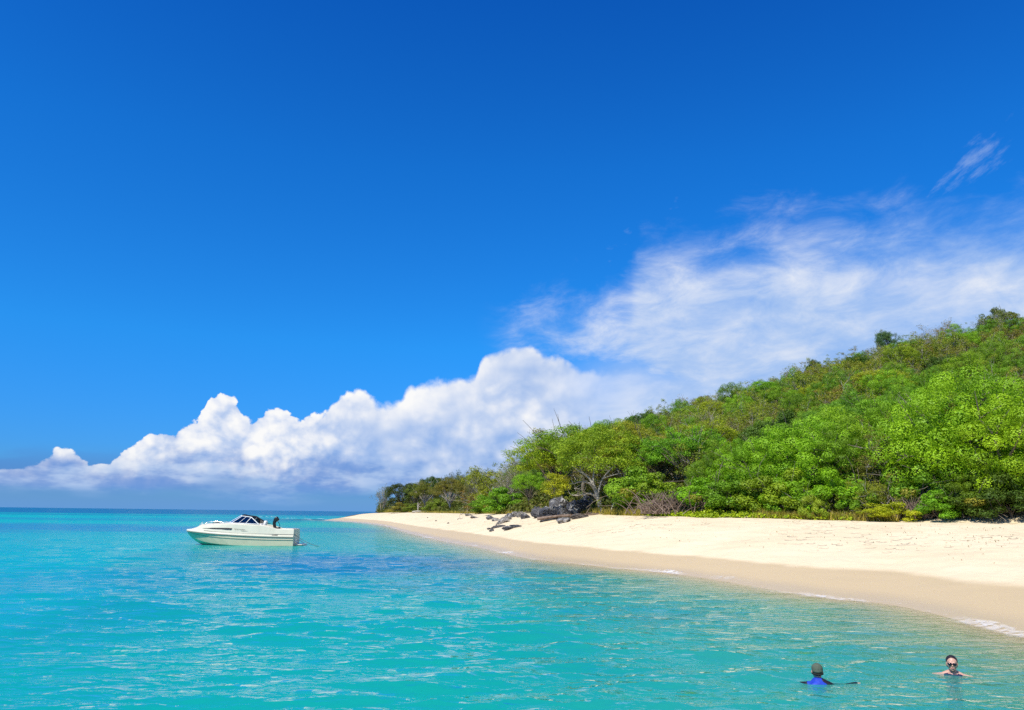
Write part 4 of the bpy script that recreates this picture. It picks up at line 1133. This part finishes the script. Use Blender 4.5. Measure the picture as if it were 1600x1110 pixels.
def build_boat():
    p0 = at_z(368.5, 853.0)
    root = empty('motor_boat', (0, 0, 0), R(180 + 9))
    xs = np.array([0, 0.8, 1.6, 2.4, 3.2, 4.0, 4.7, 5.3, 5.8, 6.2, 6.55, 6.85, 7.05, 7.14])
    kx = [0, 1.5, 3, 4.3, 5.4, 6.2, 6.8, 7.05, 7.14]
    f = lambda ys: np.interp(xs, kx, ys)
    sm = lambda a: np.concatenate([[a[0]], (a[:-2] + 2 * a[1:-1] + a[2:]) / 4, [a[-1]]])
    keel = sm(f([-.40, -.42, -.42, -.38, -.22, .06, .46, .76, .90]))
    cy = sm(f([1.14, 1.18, 1.17, 1.09, .80, .43, .15, .05, .012])); cz = sm(f([-.02, -.02, 0, .05, .16, .33, .58, .80, .91]))
    sy = sm(f([1.18, 1.23, 1.24, 1.20, 1.04, .78, .42, .20, .03])); sz = f([.56, .59, .65, .73, .81, .88, .93, .955, .965])
    def loft(sections, name, mat, parent, closed_ends=True):
        """sections: list of (n,3) port half profiles from centre keel outwards; mirrored"""
        full = []
        for s in sections:
            s = np.array(s); mir = s[::-1].copy(); mir[:, 1] *= -1
            full.append(np.concatenate([mir, s]))
        A = np.array(full); n, m = A.shape[:2]
        bm = bmesh.new()
        vs = [[bm.verts.new(A[i, j]) for j in range(m)] for i in range(n)]
        for i in range(n - 1):
            for j in range(m - 1): bm.faces.new((vs[i][j], vs[i + 1][j], vs[i + 1][j + 1], vs[i][j + 1]))
        if closed_ends: bm.faces.new(vs[0]); bm.faces.new(list(reversed(vs[-1])))
        bmesh.ops.remove_doubles(bm, verts=bm.verts, dist=0.0015)
        bmesh.ops.recalc_face_normals(bm, faces=bm.faces)
        me = bpy.data.meshes.new(name); bm.to_mesh(me); bm.free()
        return link(name, me, parent, mat)
    secs = []
    for i in range(len(xs)):
        k = 0.78 - 0.16 * min(1, max(0, (xs[i] - 4.2) / 1.5))
        yk, zk = cy[i] + (sy[i] - cy[i]) * k, cz[i] + (sz[i] - cz[i]) * 0.66
        secs.append([(xs[i], 0.004, keel[i]), (xs[i], cy[i] * 0.5, keel[i] + (cz[i] - keel[i]) * 0.48), (xs[i], cy[i], cz[i]), (xs[i], cy[i] + 0.015, cz[i] + 0.02),
                     (xs[i], yk, zk), (xs[i], yk + 0.022, zk + 0.018), (xs[i], sy[i], sz[i])])
    hull = loft(secs, 'hull', m_gel, root)
    for sgn in (1, -1):
        tube('rub_rail', [(xs[i], sgn * (sy[i] + 0.012), sz[i] + 0.02) for i in range(len(xs))], 0.042, m_deck, root)
        tube('rub_rail_insert', [(xs[i], sgn * (sy[i] + 0.022), sz[i] - 0.03) for i in range(len(xs))], 0.032, m_trim, root, 6)
        tube('stripe', [(xs[i], sgn * (sy[i] * 0.955 + 0.012), sz[i] + 0.135 + 0.02 * (xs[i] < 3)) for i in range(0, 9)], 0.016, m_trim, root, 5)
        kn = [secs[i][4] for i in range(len(xs) - 2)]
        tube('strake', [(a, sgn * (b + 0.016), c + 0.006) for a, b, c in kn], 0.013, m_trim, root, 6)
    # deck moulding
    dx_ = [0, 0.9, 1.15, 1.5, 1.85, 2.5, 3.4, 4.1, 5.0, 5.9, 6.2, 6.35, 6.6, 6.9, 7.05, 7.14]
    dz_ = [1.06, 1.09, 1.10, 1.22, 1.32, 1.38, 1.42, 1.45, 1.42, 1.37, 1.32, 1.20, 1.09, 1.02, 0.995, 0.985]
    st = sorted(set([0, 0.03, 0.5, 0.95, 0.97, 1.15, 1.35, 1.6, 1.9, 2.4, 2.9, 3.4, 3.85, 3.87, 4.2, 4.7, 5.2, 5.7, 6.0, 6.2, 6.35, 6.55, 6.8, 7.0, 7.08, 7.14]))
    ds = []
    for x in st:
        ys, zs, zd = np.interp(x, xs, sy), np.interp(x, xs, sz) + 0.02, np.interp(x, dx_, dz_)
        yt = ys * (0.90 if x < 4 else 0.90 - 0.10 * (x - 4) / 2.4) if x < 6.4 else ys * 0.8
        if 0.96 < x < 3.86: inn = [(x, max(yt - 0.16, 0.1), zd), (x, max(yt - 0.20, 0.08), 0.42), (x, 0.003, 0.40)]
        elif x <= 0.96: inn = [(x, yt - 0.10, zd), (x, yt * 0.5, zd - 0.01), (x, 0.003, zd - 0.01)]
        else: inn = [(x, yt * 0.86, zd), (x, yt * 0.45, zd + 0.045), (x, 0.003, zd + 0.06)]
        prof = [(x, ys, zs), (x, ys * 0.965, zs + (zd - zs) * 0.22), (x, yt, zd - (zd - zs) * 0.10)] + inn
        ds.append(prof[::-1])
    deck = loft(ds, 'deck', m_deck, root, False)
    # transom cap face between hull and deck
    tz = [(-0.012, 1.08, -0.05), (-0.012, 1.16, 0.56), (-0.012, 1.05, 0.98), (-0.012, 0.9, 1.04), (-0.012, -0.9, 1.04), (-0.012, -1.05, 0.98), (-0.012, -1.16, 0.56), (-0.012, -1.08, -0.05)]
    slab('transom', tz, 0.02, m_drain, root)
    box('swim_platform', (-0.28, 0, 0.05), (0.55, 1.9, 0.06), m_deck, root, 0.02)
    box('outdrive', (-0.28, 0, -0.25), (0.3, 0.28, 0.5), m_black, root, 0.05)
    for y in (0.75, -0.75): tube('platform_bracket', [(-0.02, y, 0.35), (-0.42, y, 0.08)], 0.02, m_steel, root, 6)
    for y in (0.45, 0.75): tube('boarding_ladder', [(-0.06, y, 0.9), (-0.08, y, 0.15)], 0.016, m_steel, root, 6)
    # windshield
    A0, A1, A2, A3 = (4.42, 0, 1.505), (4.12, .74, 1.46), (3.15, .98, 1.43), (2.30, 1.02, 1.38)
    B0, B1, B2 = (3.72, 0, 1.93), (3.48, .60, 1.91), (2.85, .80, 1.83)
    mir = lambda p: (p[0], -p[1], p[2])
    for nm, pts in (('windscreen_pane', (A0, A1, B1, B0)), ('side_pane', (A1, A2, B2, B1)), ('quarter_pane', (A2, A3, B2))):
        for fn in (lambda p: p, mir):
            slab(nm, [fn(p) for p in pts], 0.008, m_glass, root)
    for fn in (lambda p: p, mir):
        tube('windscreen_frame', [fn(A0), fn(A1), fn(A2), fn(A3)], 0.022, m_rail, root)
        tube('windscreen_frame', [fn(B0), fn(B1), fn(B2), fn(A3)], 0.024, m_rail, root)
        tube('windscreen_post', [fn(A1), fn(B1)], 0.022, m_rail, root)
        tube('windscreen_post', [fn(A2), fn(B2)], 0.022, m_rail, root)
        mid_ = tuple((a + b) / 2 for a, b in zip(fn(A1), fn(A2))); top_ = tuple(a * 0.55 + b * 0.45 for a, b in zip(fn(B1), fn(B2)))
        tube('windscreen_post', [mid_, top_], 0.014, m_rail, root)
    tube('windscreen_post', [A0, B0], 0.018, m_rail, root)
    tube('canvas_roll', [(3.50, -.62, 1.95), (3.50, 0, 1.975), (3.46, .60, 1.95)], 0.055, m_canvas, root, 10)
    tube('canvas_roll', [(3.44, -.60, 1.93), (2.9, -.78, 1.86), (2.35, -.95, 1.52)], 0.05, m_canvas, root, 10)
    slab('side_curtain', [(2.85, -.83, 1.82), (2.30, -1.00, 1.50), (1.85, -1.03, 1.36), (2.75, -1.0, 1.44)], 0.01, m_canvas, root)
    # cockpit
    for y in (0.45, -0.45):
        box('seat', (2.55, y, 0.85), (0.55, 0.55, 0.14), m_vinyl, root, 0.05)
        box('seat_back', (2.27, y, 1.14), (0.14, 0.55, 0.56), m_vinyl, root, 0.05, (0, -0.15, 0))
        box('seat_pedestal', (2.5, y, 0.6), (0.2, 0.2, 0.4), m_steel, root, 0.03)
    box('helm_seat_top', (1.98, 0.55, 1.40), (0.20, 0.34, 0.42), m_vinyl, root, 0.07, (0, -0.2, 0))
    box('dashboard', (3.62, -0.45, 1.25), (0.42, 0.8, 0.3), m_trim, root, 0.05)
    tube('steering_wheel', [(3.36 + 0.06 * sin(a), -0.45 + 0.19 * cos(a), 1.28 + 0.18 * sin(a)) for a in np.linspace(0, 2 * pi, 19)], 0.016, m_black, root, 6)
    box('rear_bench', (1.2, 0, 0.75), (0.4, 1.7, 0.5), m_vinyl, root, 0.06)
    box('engine_hatch', (0.5, 0, 1.07), (0.75, 1.3, 0.05), m_deck, root, 0.02)
    # cabin port and side details, both sides
    for sgn in (1, -1):
        pts = []
        for x, zz_ in ((5.95, 0.0), (5.2, 0.045), (4.3, 0.055), (3.95, 0.045), (4.02, -0.055), (4.3, -0.06), (5.2, -0.03)):
            ys, zs, zd = np.interp(x, xs, sy), np.interp(x, xs, sz) + 0.02, np.interp(x, dx_, dz_)
            yt = ys * (0.90 if x < 4 else 0.90 - 0.10 * (x - 4) / 2.4)
            k = 0.50 + zz_ / (zd - zs)
            y1 = ys * 0.965 + (yt - ys * 0.965) * (k - 0.22) / 0.68
            pts.append((x, sgn * (y1 + 0.03), zs + (zd - zs) * k))
        slab('cabin_window', pts if sgn > 0 else pts[::-1], 0.012, m_brown, root)
        # engine vent
        x0 = 1.15
        ys, zs, zd = np.interp(x0, xs, sy), np.interp(x0, xs, sz) + 0.02, np.interp(x0, dx_, dz_)
        box('engine_vent', (1.2, sgn * (ys * 0.975), zs + 0.075), (0.38, 0.04, 0.06), m_trim, root, 0.01, (0, 0, 0))
        # bow rail
        rail = [(x, sgn * np.interp(x, xs, sy) * 0.78, np.interp(x, dx_, dz_) + hgt) for x, hgt in ((6.25, 0.05), (6.05, 0.15), (5.5, 0.15), (5.0, 0.14), (4.55, 0.05))]
        tube('bow_rail', rail, 0.018, m_steel, root, 6)
        for x in (5.85, 5.3, 4.85):
            zd = np.interp(x, dx_, dz_); y = sgn * np.interp(x, xs, sy) * 0.78
            tube('rail_post', [(x, y, zd - 0.02), (x, y, zd + 0.14)], 0.011, m_steel, root, 6)
        tube('cleat', [(6.75, sgn * 0.16, 1.06), (6.6, sgn * 0.16, 1.12), (6.45, sgn * 0.16, 1.10)], 0.018, m_steel, root, 6)
    box('foredeck_hatch', (5.2, 0, 1.50), (0.55, 0.55, 0.05), m_brown, root, 0.02)
    tube('bow_light', [(6.22, 0, 1.30), (6.22, 0, 1.52)], 0.025, m_rail, root, 6)
    # cursive marking on the cabin side, not readable in the photograph
    tb = Tubes()
    for k, (x_a, x_b, amp, n, zo) in enumerate(((3.80, 3.10, 0.035, 7, 0.47), (3.35, 2.95, 0.018, 5, 0.36))):
        pts = []
        for i in range(60):
            u = i / 59; x = x_a + (x_b - x_a) * u
            ys, zs, zd = np.interp(x, xs, sy), np.interp(x, xs, sz) + 0.02, np.interp(x, dx_, dz_)
            kk = zo + amp * sin(u * n * 2 * pi) * (1.5 - u) / (zd - zs)
            y1 = ys * 0.965 + (ys * 0.90 - ys * 0.965) * (kk - 0.22) / 0.68
            pts.append((x + 0.02 * cos(u * n * 2 * pi), y1 + 0.006, zs + (zd - zs) * kk))
        tb.add(pts, 0.008, 5)
    link('script_marking', tb.mesh('script_marking'), root, m_trim)
    # black auxiliary outboard standing by the stern
    ob = empty('outboard_motor'); ob.parent = root; ob.location = (1.22, 0.52, 1.08); ob.rotation_euler = (0, 0.18, 0)
    box('cowl', (-0.06, 0, 0.62), (0.30, 0.26, 0.30), m_black, ob, 0.08, (0, 0.45, 0), 3)
    tube('leg', [(0.05, 0, -0.1), (0.12, 0, 0.15), (0.12, 0, 0.40), (0.02, 0, 0.58)], [0.09, 0.10, 0.11, 0.12], m_black, ob, 10)
    box('clamp', (-0.10, 0, 0.02), (0.26, 0.22, 0.14), m_black, ob, 0.03)
    tube('tiller', [(-0.12, 0, 0.46), (-0.20, 0, 0.30), (-0.22, 0, 0.12)], 0.02, m_black, ob, 6)
    root.rotation_euler = (0, R(0.6), R(180 + 5))
    root.scale = (0.965, 0.965, 0.965)
    d = np.array([cos(R(185)), sin(R(185))])
    root.location = (p0[0] - d[0] * 3.4, p0[1] - d[1] * 3.4 + 1.15, 0.02)
    tag(root, 'white and cream motor cruiser with raked windscreen anchored off the beach', 'boat')
    # stern line into the water
    Mx = Matrix.Translation(root.location) @ root.rotation_euler.to_matrix().to_4x4() @ Matrix.Scale(0.965, 4)
    a = Mx @ Vector((-0.02, 0.85, 0.72)); e = Mx @ Vector((-1.7, 1.0, -0.05))
    tube_o = link('mooring_rope', Tubes().add(bezier(a, (a + e) / 2 - Vector((0, 0, 0.22)), e, 12), 0.016, 6).mesh('mooring_rope'), None, m_rope, True)
    tag(tube_o, 'dark mooring rope running from the boat stern into water', 'rope')
build_boat()

# ------------------------------------------------------------------ swimmers
def skin_mat(name, c):
    m, g = material(name)
    tcn = g.n('ShaderNodeTexCoord'); n = g.noise(V(g, tcn.outputs['Object']), 14.0, 4, 0.6)
    b = g.n('ShaderNodeBsdfPrincipled', Base_Color=g.mix(n, tuple(x * 0.9 for x in c), tuple(min(1, x * 1.08) for x in c)), Roughness=0.42, Specular_IOR_Level=0.4, Subsurface_Weight=0.15, Subsurface_Radius=(0.02, 0.008, 0.004), Subsurface_Scale=0.3)
    g.n('ShaderNodeOutputMaterial', Surface=b.outputs[0])
    return m
m_skin = skin_mat('skin', (0.50, 0.28, 0.20)); m_skin2 = skin_mat('fair_skin', (0.53, 0.30, 0.215))
m_cap = simple('grey_green_cap', (0.085, 0.105, 0.075), 0.85, 0.2, var=0.2, scale=30)
m_cap2 = simple('dark_cap_band', (0.018, 0.020, 0.016), 0.8, 0.2)
m_blue = simple('blue_fabric', (0.015, 0.05, 0.42), 0.6, 0.3, var=0.2, scale=8)
m_dark = simple('black_fabric', (0.008, 0.009, 0.016), 0.6, 0.3)
m_navy = simple('navy_fabric', (0.012, 0.022, 0.06), 0.55, 0.3)
m_hair = simple('dark_hair', (0.018, 0.012, 0.009), 0.45, 0.5, var=0.3, scale=40)
m_lens = simple('sunglass_lens', (0.008, 0.005, 0.005), 0.08, 0.6)
m_lip = simple('lips', (0.45, 0.15, 0.13), 0.45)

_SPH = {}
def unit_sphere(seg):
    if seg not in _SPH:
        bm = bmesh.new(); bmesh.ops.create_icosphere(bm, subdivisions=3 if seg > 14 else 2, radius=1.0)
        bm.verts.index_update()
        _SPH[seg] = (np.array([v.co for v in bm.verts]), np.array([[v.index for v in f.verts] for f in bm.faces])); bm.free()
    return _SPH[seg]

class Flesh:
    """overlapping closed tapered shapes, fused into one continuous surface by a voxel remesh"""
    def __init__(s): s.v, s.f, s.n = [], [], 0
    def ball(s, c, r3, rot=None, seg=20):
        v, f = unit_sphere(seg)
        v = v * np.array(r3)
        if rot is not None: v = v @ np.array(rot.to_3x3()).T
        s.v.append(v + np.array(c)); s.f.append(f + s.n); s.n += len(v)
        return s
    def limb(s, pts, rad_):
        for i in range(len(pts) - 1):
            a, b = Vector(pts[i]), Vector(pts[i + 1]); n = max(2, int((b - a).length / (min(rad_[i], rad_[i + 1]) * 0.5)))
            for k in range(n + 1):
                t = k / n; r_ = rad_[i] * (1 - t) + rad_[i + 1] * t
                s.ball(a.lerp(b, t), (r_, r_, r_), seg=12)
        return s
    def done(s, name, parent, mat, voxel=0.009, smooth=4):
        o = link(name, np_mesh(name, np.concatenate(s.v), np.concatenate(s.f)), parent, mat)
        md = o.modifiers.new('fuse', 'REMESH'); md.mode = 'VOXEL'; md.voxel_size = voxel; md.use_smooth_shade = True
        if smooth:
            sm_ = o.modifiers.new('smooth', 'SMOOTH'); sm_.factor = 0.5; sm_.iterations = smooth
        return o

def hand(fl, wrist, d, side, up=Vector((0, 0, 1))):
    """palm with five unequal, slightly curled fingers; d: pointing direction, side: thumb direction"""
    w = Vector(wrist); d = Vector(d).normalized(); side = Vector(side); side = (side - d * side.dot(d)).normalized(); nrm = d.cross(side).normalized()
    for i in range(4):
        o = w + side * (0.030 - 0.020 * i)
        fl.limb([w, o + d * 0.085], [0.024, 0.015])
        L = (0.072, 0.082, 0.076, 0.058)[i]
        curl = -0.25
        a = o + d * 0.09; b_ = a + (d + up * curl * 0.4).normalized() * L * 0.5; c_ = b_ + (d + up * curl).normalized() * L * 0.5
        fl.limb([a, b_, c_], [0.0105, 0.009, 0.0078])
    t0 = w + side * 0.026 + d * 0.028; t1 = t0 + (side * 0.8 + d * 0.7).normalized() * 0.04; t2 = t1 + (side * 0.3 + d).normalized() * 0.032
    fl.limb([t0, t1, t2], [0.014, 0.011, 0.009])

def head(fl, c, fwd, tilt=0.0):
    """skull, jaw, nose, ears around centre c, looking along fwd (horizontal)"""
    f_ = Vector(fwd).normalized(); s_ = Vector((f_.y, -f_.x, 0)); Rm = Matrix((s_, f_, Vector((0, 0, 1)))).transposed().to_4x4()
    at = lambda x, y, z: Vector(c) + Rm.to_3x3() @ Vector((x, y, z))
    fl.ball(at(0, -0.015, 0.035), (0.084, 0.098, 0.088), Rm, 28)
    fl.ball(at(0, 0.018, -0.02), (0.074, 0.076, 0.080), Rm, 24)
    fl.ball(at(0, 0.035, -0.075), (0.054, 0.050, 0.040), Rm, 20)
    fl.ball(at(0, 0.070, -0.095), (0.020, 0.016, 0.016), Rm, 14)
    fl.ball(at(0, 0.098, -0.022), (0.012, 0.020, 0.016), Rm, 14)
    fl.limb([at(0, 0.088, 0.018), at(0, 0.104, -0.02)], [0.008, 0.011])
    for sg in (1, -1):
        fl.ball(at(sg * 0.085, -0.008, -0.008), (0.010, 0.020, 0.031), Rm, 14)
        fl.ball(at(sg * 0.035, 0.070, -0.030), (0.022, 0.018, 0.020), Rm, 14)
        fl.ball(at(sg * 0.030, 0.082, 0.028), (0.024, 0.012, 0.010), Rm, 14)
    fl.ball(at(0.0, 0.086, -0.060), (0.026, 0.010, 0.012), Rm, 14)
    fl.limb([at(0, -0.02, -0.06), at(0, -0.028, -0.17)], [0.058, 0.060])
    return at, Rm

def swimmer_man():
    p = at_z(1279, 1064)
    root = empty('person', (p[0], p[1], -0.05), 0.0, 0.86)
    fwd = Vector((0.12, 1.0, 0)).normalized(); rt = Vector((fwd.y, -fwd.x, 0))
    W = lambda x, y, z: rt * x + fwd * y + Vector((0, 0, z))
    fl = Flesh()
    hc = W(0.0, 0.05, 0.185)
    at, Rm = head(fl, hc, (0.20, 1.0, 0))
    # torso leaning forward in the water, arms spread wide
    torso = ([W(0, 0.0, -0.02), W(0, -0.05, -0.25), W(0, -0.10, -0.50), W(0, -0.10, -0.68)], [0.13, 0.155, 0.14, 0.145])
    fl.limb(*torso)
    fl.limb([W(-0.17, 0, -0.045), W(0.17, 0, -0.055)], [0.075, 0.075])
    armL = ([W(-0.18, 0, -0.025), W(-0.30, 0.10, -0.035), W(-0.40, 0.30, -0.13)], [0.062, 0.040, 0.028])
    armR = ([W(0.18, 0, -0.045), W(0.40, 0.02, -0.022), W(0.60, 0.10, 0.012)], [0.062, 0.038, 0.024])
    fl.limb(*armL); fl.limb(*armR)
    hand(fl, W(-0.40, 0.30, -0.13), rt * -0.6 + fwd * 0.8, fwd + rt)
    hand(fl, W(0.60, 0.10, 0.012), rt + fwd * 0.2, fwd)
    for sg in (1, -1): fl.limb([W(0.09 * sg, -0.10, -0.70), W(0.12 * sg, 0.02, -1.05), W(0.12 * sg, -0.12, -1.42), W(0.12 * sg, 0.06, -1.47)], [0.085, 0.062, 0.042, 0.036])
    fl.done('body', root, m_skin)
    sh = Flesh()
    sh.limb(torso[0], [r_ + 0.012 for r_ in torso[1]])
    sh.limb([W(-0.15, 0, -0.035), W(0.15, 0, -0.045)], [0.088, 0.088])
    sh.ball(W(0, -0.07, -0.02), (0.17, 0.075, 0.09))
    sh.limb([W(-0.04, -0.01, 0.03), W(0.04, -0.01, 0.03)], [0.070, 0.070])
    sh.done('rash_guard', root, m_blue)
    for a in (armL, armR):
        sl = Flesh(); sl.limb(a[0], [r_ + 0.010 for r_ in a[1]]); sl.done('sleeve', root, m_dark)
    yk = Flesh(); yk.limb([W(0.05, -0.05, 0.055), W(0.13, -0.05, 0.01), W(0.20, -0.02, -0.03)], [0.050, 0.062, 0.066]); yk.done('shoulder_panel', root, m_dark)
    cp = Flesh()
    cp.ball(at(0, -0.012, 0.048), (0.087, 0.106, 0.088), Rm, 28); cp.ball(at(0, -0.02, 0.02), (0.086, 0.104, 0.05), Rm, 28)
    cap_ = cp.done('cap', root, m_cap, 0.008)
    bnd = Flesh(); bnd.limb([at(0.080 * cos(a), -0.014 + 0.100 * sin(a), -0.022) for a in np.linspace(pi * 1.0, pi * 2.0, 12)], [0.014] * 12)
    bnd.done('cap_band', root, m_cap2, 0.006, 2)
    hr_ = Flesh(); hr_.ball(at(0, -0.036, -0.022), (0.076, 0.070, 0.034), Rm); hr_.done('hair', root, m_hair, 0.008)
    br = Flesh(); br.ball(at(0, 0.125, 0.035), (0.065, 0.065, 0.010), Rm); br.done('cap_brim', root, m_cap, 0.006, 2)
    tag(root, 'person seen from behind in grey-green cap and blue rash guard, wading with arms spread', 'person')

def swimmer_woman():
    p = at_z(1489, 1054)
    root = empty('person', (p[0], p[1], 0.0), 0.0, 0.84)
    tocam = Vector((-p[0], -p[1], 0)).normalized()
    fwd = Vector((tocam.x + 0.05, tocam.y, 0)).normalized(); rt = Vector((fwd.y, -fwd.x, 0))     # rt: her right-hand side mirrored to the viewer
    W = lambda x, y, z: rt * x + fwd * y + Vector((0, 0, z))
    fl = Flesh()
    at, Rm = head(fl, W(0, 0.02, 0.175), fwd)
    torso = ([W(0, -0.02, -0.055), W(0, -0.06, -0.28), W(0, -0.10, -0.48), W(0, -0.12, -0.66)], [0.105, 0.125, 0.105, 0.135])
    fl.limb(*torso)
    fl.limb([W(-0.15, -0.02, -0.05), W(0.15, -0.02, -0.05)], [0.062, 0.062])
    fl.limb([W(0, -0.02, 0.05), W(-0.13, -0.02, -0.015)], [0.05, 0.05]); fl.limb([W(0, -0.02, 0.05), W(0.13, -0.02, -0.015)], [0.05, 0.05])
    for sg in (1, -1):
        a = [W(0.16 * sg, -0.02, -0.030), W(0.31 * sg, 0.03, -0.035), W(0.27 * sg, 0.24, -0.055)]
        fl.limb(a, [0.048, 0.036, 0.025])
        hand(fl, W(0.27 * sg, 0.24, -0.055), fwd * 0.8 - rt * 0.5 * sg, rt * -sg + fwd)
        fl.limb([W(0.09 * sg, -0.12, -0.68), W(0.12 * sg, 0.05, -1.02), W(0.12 * sg, -0.10, -1.36), W(0.12 * sg, 0.05, -1.41)], [0.085, 0.060, 0.040, 0.034])
    fl.done('body', root, m_skin2)
    su = Flesh(); su.limb([W(0, 0.0, -0.095), W(0, -0.06, -0.30), W(0, -0.10, -0.50), W(0, -0.12, -0.68)], [0.112, 0.135, 0.115, 0.145])
    su.limb([W(-0.10, 0.065, -0.050), W(0.0, 0.085, -0.060), W(0.10, 0.065, -0.050)], [0.075, 0.078, 0.075])
    su.limb([W(-0.16, 0.02, -0.060), W(0.16, 0.02, -0.060)], [0.062, 0.062])
    su.done('swimsuit', root, m_navy)
    for sg in (1, -1):
        stp = Flesh(); stp.limb([W(0.075 * sg, 0.10, -0.07), W(0.085 * sg, 0.045, 0.005), W(0.08 * sg, -0.03, 0.035), W(0.07 * sg, -0.10, -0.03)], [0.010] * 4); stp.done('strap', root, m_navy, 0.005, 1)
    ha = Flesh()
    ha.ball(at(0, -0.032, 0.047), (0.093, 0.100, 0.092), Rm, 28); ha.ball(at(0, -0.040, -0.010), (0.094, 0.066, 0.085), Rm, 24); ha.ball(at(0, -0.125, 0.02), (0.045, 0.04, 0.04), Rm)
    ha.done('hair', root, m_hair, 0.008)
    gl_ = empty('sunglasses'); gl_.parent = root
    for sg in (1, -1):
        ln = Flesh(); ln.ball(at(0.033 * sg, 0.098, 0.006), (0.034, 0.012, 0.024), Rm); ln.done('lens', gl_, m_lens, 0.004, 1)
        tm_ = Flesh(); tm_.limb([at(0.060 * sg, 0.090, 0.012), at(0.078 * sg, 0.0, 0.010)], [0.005, 0.005]); tm_.done('temple', gl_, m_lens, 0.003, 0)
    brd = Flesh(); brd.limb([at(-0.015, 0.106, 0.010), at(0.015, 0.106, 0.010)], [0.005, 0.005]); brd.done('bridge', gl_, m_lens, 0.003, 0)
    lp = Flesh(); lp.ball(at(0, 0.094, -0.060), (0.023, 0.006, 0.007), Rm); lp.done('mouth', root, m_lip, 0.003, 1)
    tag(root, 'person facing us in dark sunglasses and navy swimsuit, standing chest deep in water', 'person')
swimmer_man()
swimmer_woman()

# ------------------------------------------------------------------ two white birds at the tip of the sand
m_bird = simple('white_feathers', (0.82, 0.82, 0.80), 0.7)
m_bill = simple('yellow_bill', (0.5, 0.33, 0.04), 0.5)
m_bleg = simple('dark_legs', (0.03, 0.03, 0.03), 0.6)
def bird(px, py, s, face, label):
    p = at_z(px, py, 0.15)
    root = empty('seabird', (p[0], p[1], 0.0), face, s)
    b = Flesh(); b.ball((0, 0, 0.42), (0.26, 0.11, 0.13), Matrix.Rotation(R(-30), 4, 'Y')); b.limb([(0.18, 0, 0.52), (0.28, 0, 0.68), (0.20, 0, 0.82), (0.27, 0, 0.93)], [0.055, 0.035, 0.03, 0.045]); b.limb([(-0.2, 0, 0.32), (-0.36, 0, 0.22)], [0.07, 0.02])
    b.done('body', root, m_bird, 0.02, 2)
    tube('bill', [(0.29, 0, 0.93), (0.44, 0, 0.90)], [0.018, 0.004], m_bill, root, 6)
    for y in (0.05, -0.05): tube('leg', [(0.0, y, 0.34), (-0.03, y, 0.15), (0.0, y, -0.25)], 0.012, m_bleg, root, 5)
    tag(root, label, 'bird', 'white birds on the sand tip')
bird(578, 808.5, 1.0, 0.4, 'taller white bird standing at the water at the sand tip')
bird(573, 810.2, 0.7, 2.6, 'smaller white bird left of the taller one at the sand tip')

# breaking crests over the reef beyond the boat
def crest(px, py, length, width, label, seed):
    p = at_z(px, py); r = np.random.default_rng(seed); n = 40
    t = np.linspace(-1, 1, n); xx = t * length / 2
    rows, at = [], []
    for k in np.linspace(-1, 1, 9):
        env = np.sqrt(np.maximum(1 - t * t, 0))
        y = k * width / 2 * env + 0.6 * np.sin(t * 4 + seed)
        z = 0.03 + 0.28 * (1 - k * k) * env * (0.6 + 0.4 * np.sin(t * 17 + seed))
        rows.append(np.column_stack([xx + p[0], y + p[1], np.maximum(z, 0.03)])); at.append(np.full(n, 1 - k * k) * env ** 0.7)
    me = grid_mesh('breaking_crest', np.stack(rows, 1), {'edge': np.stack(at, 1)})
    tag(link('breaking_crest', me, None, m_foam, True), label, 'foam', kind='stuff')
crest(422, 808.5, 9, 5, 'white breaking crest seen above the boat windscreen', 1)
crest(500, 812.3, 22, 5, 'long white breaking line off the sand tip', 2)
crest(455, 810.8, 6, 3, 'small white crest beyond the boat stern', 3)
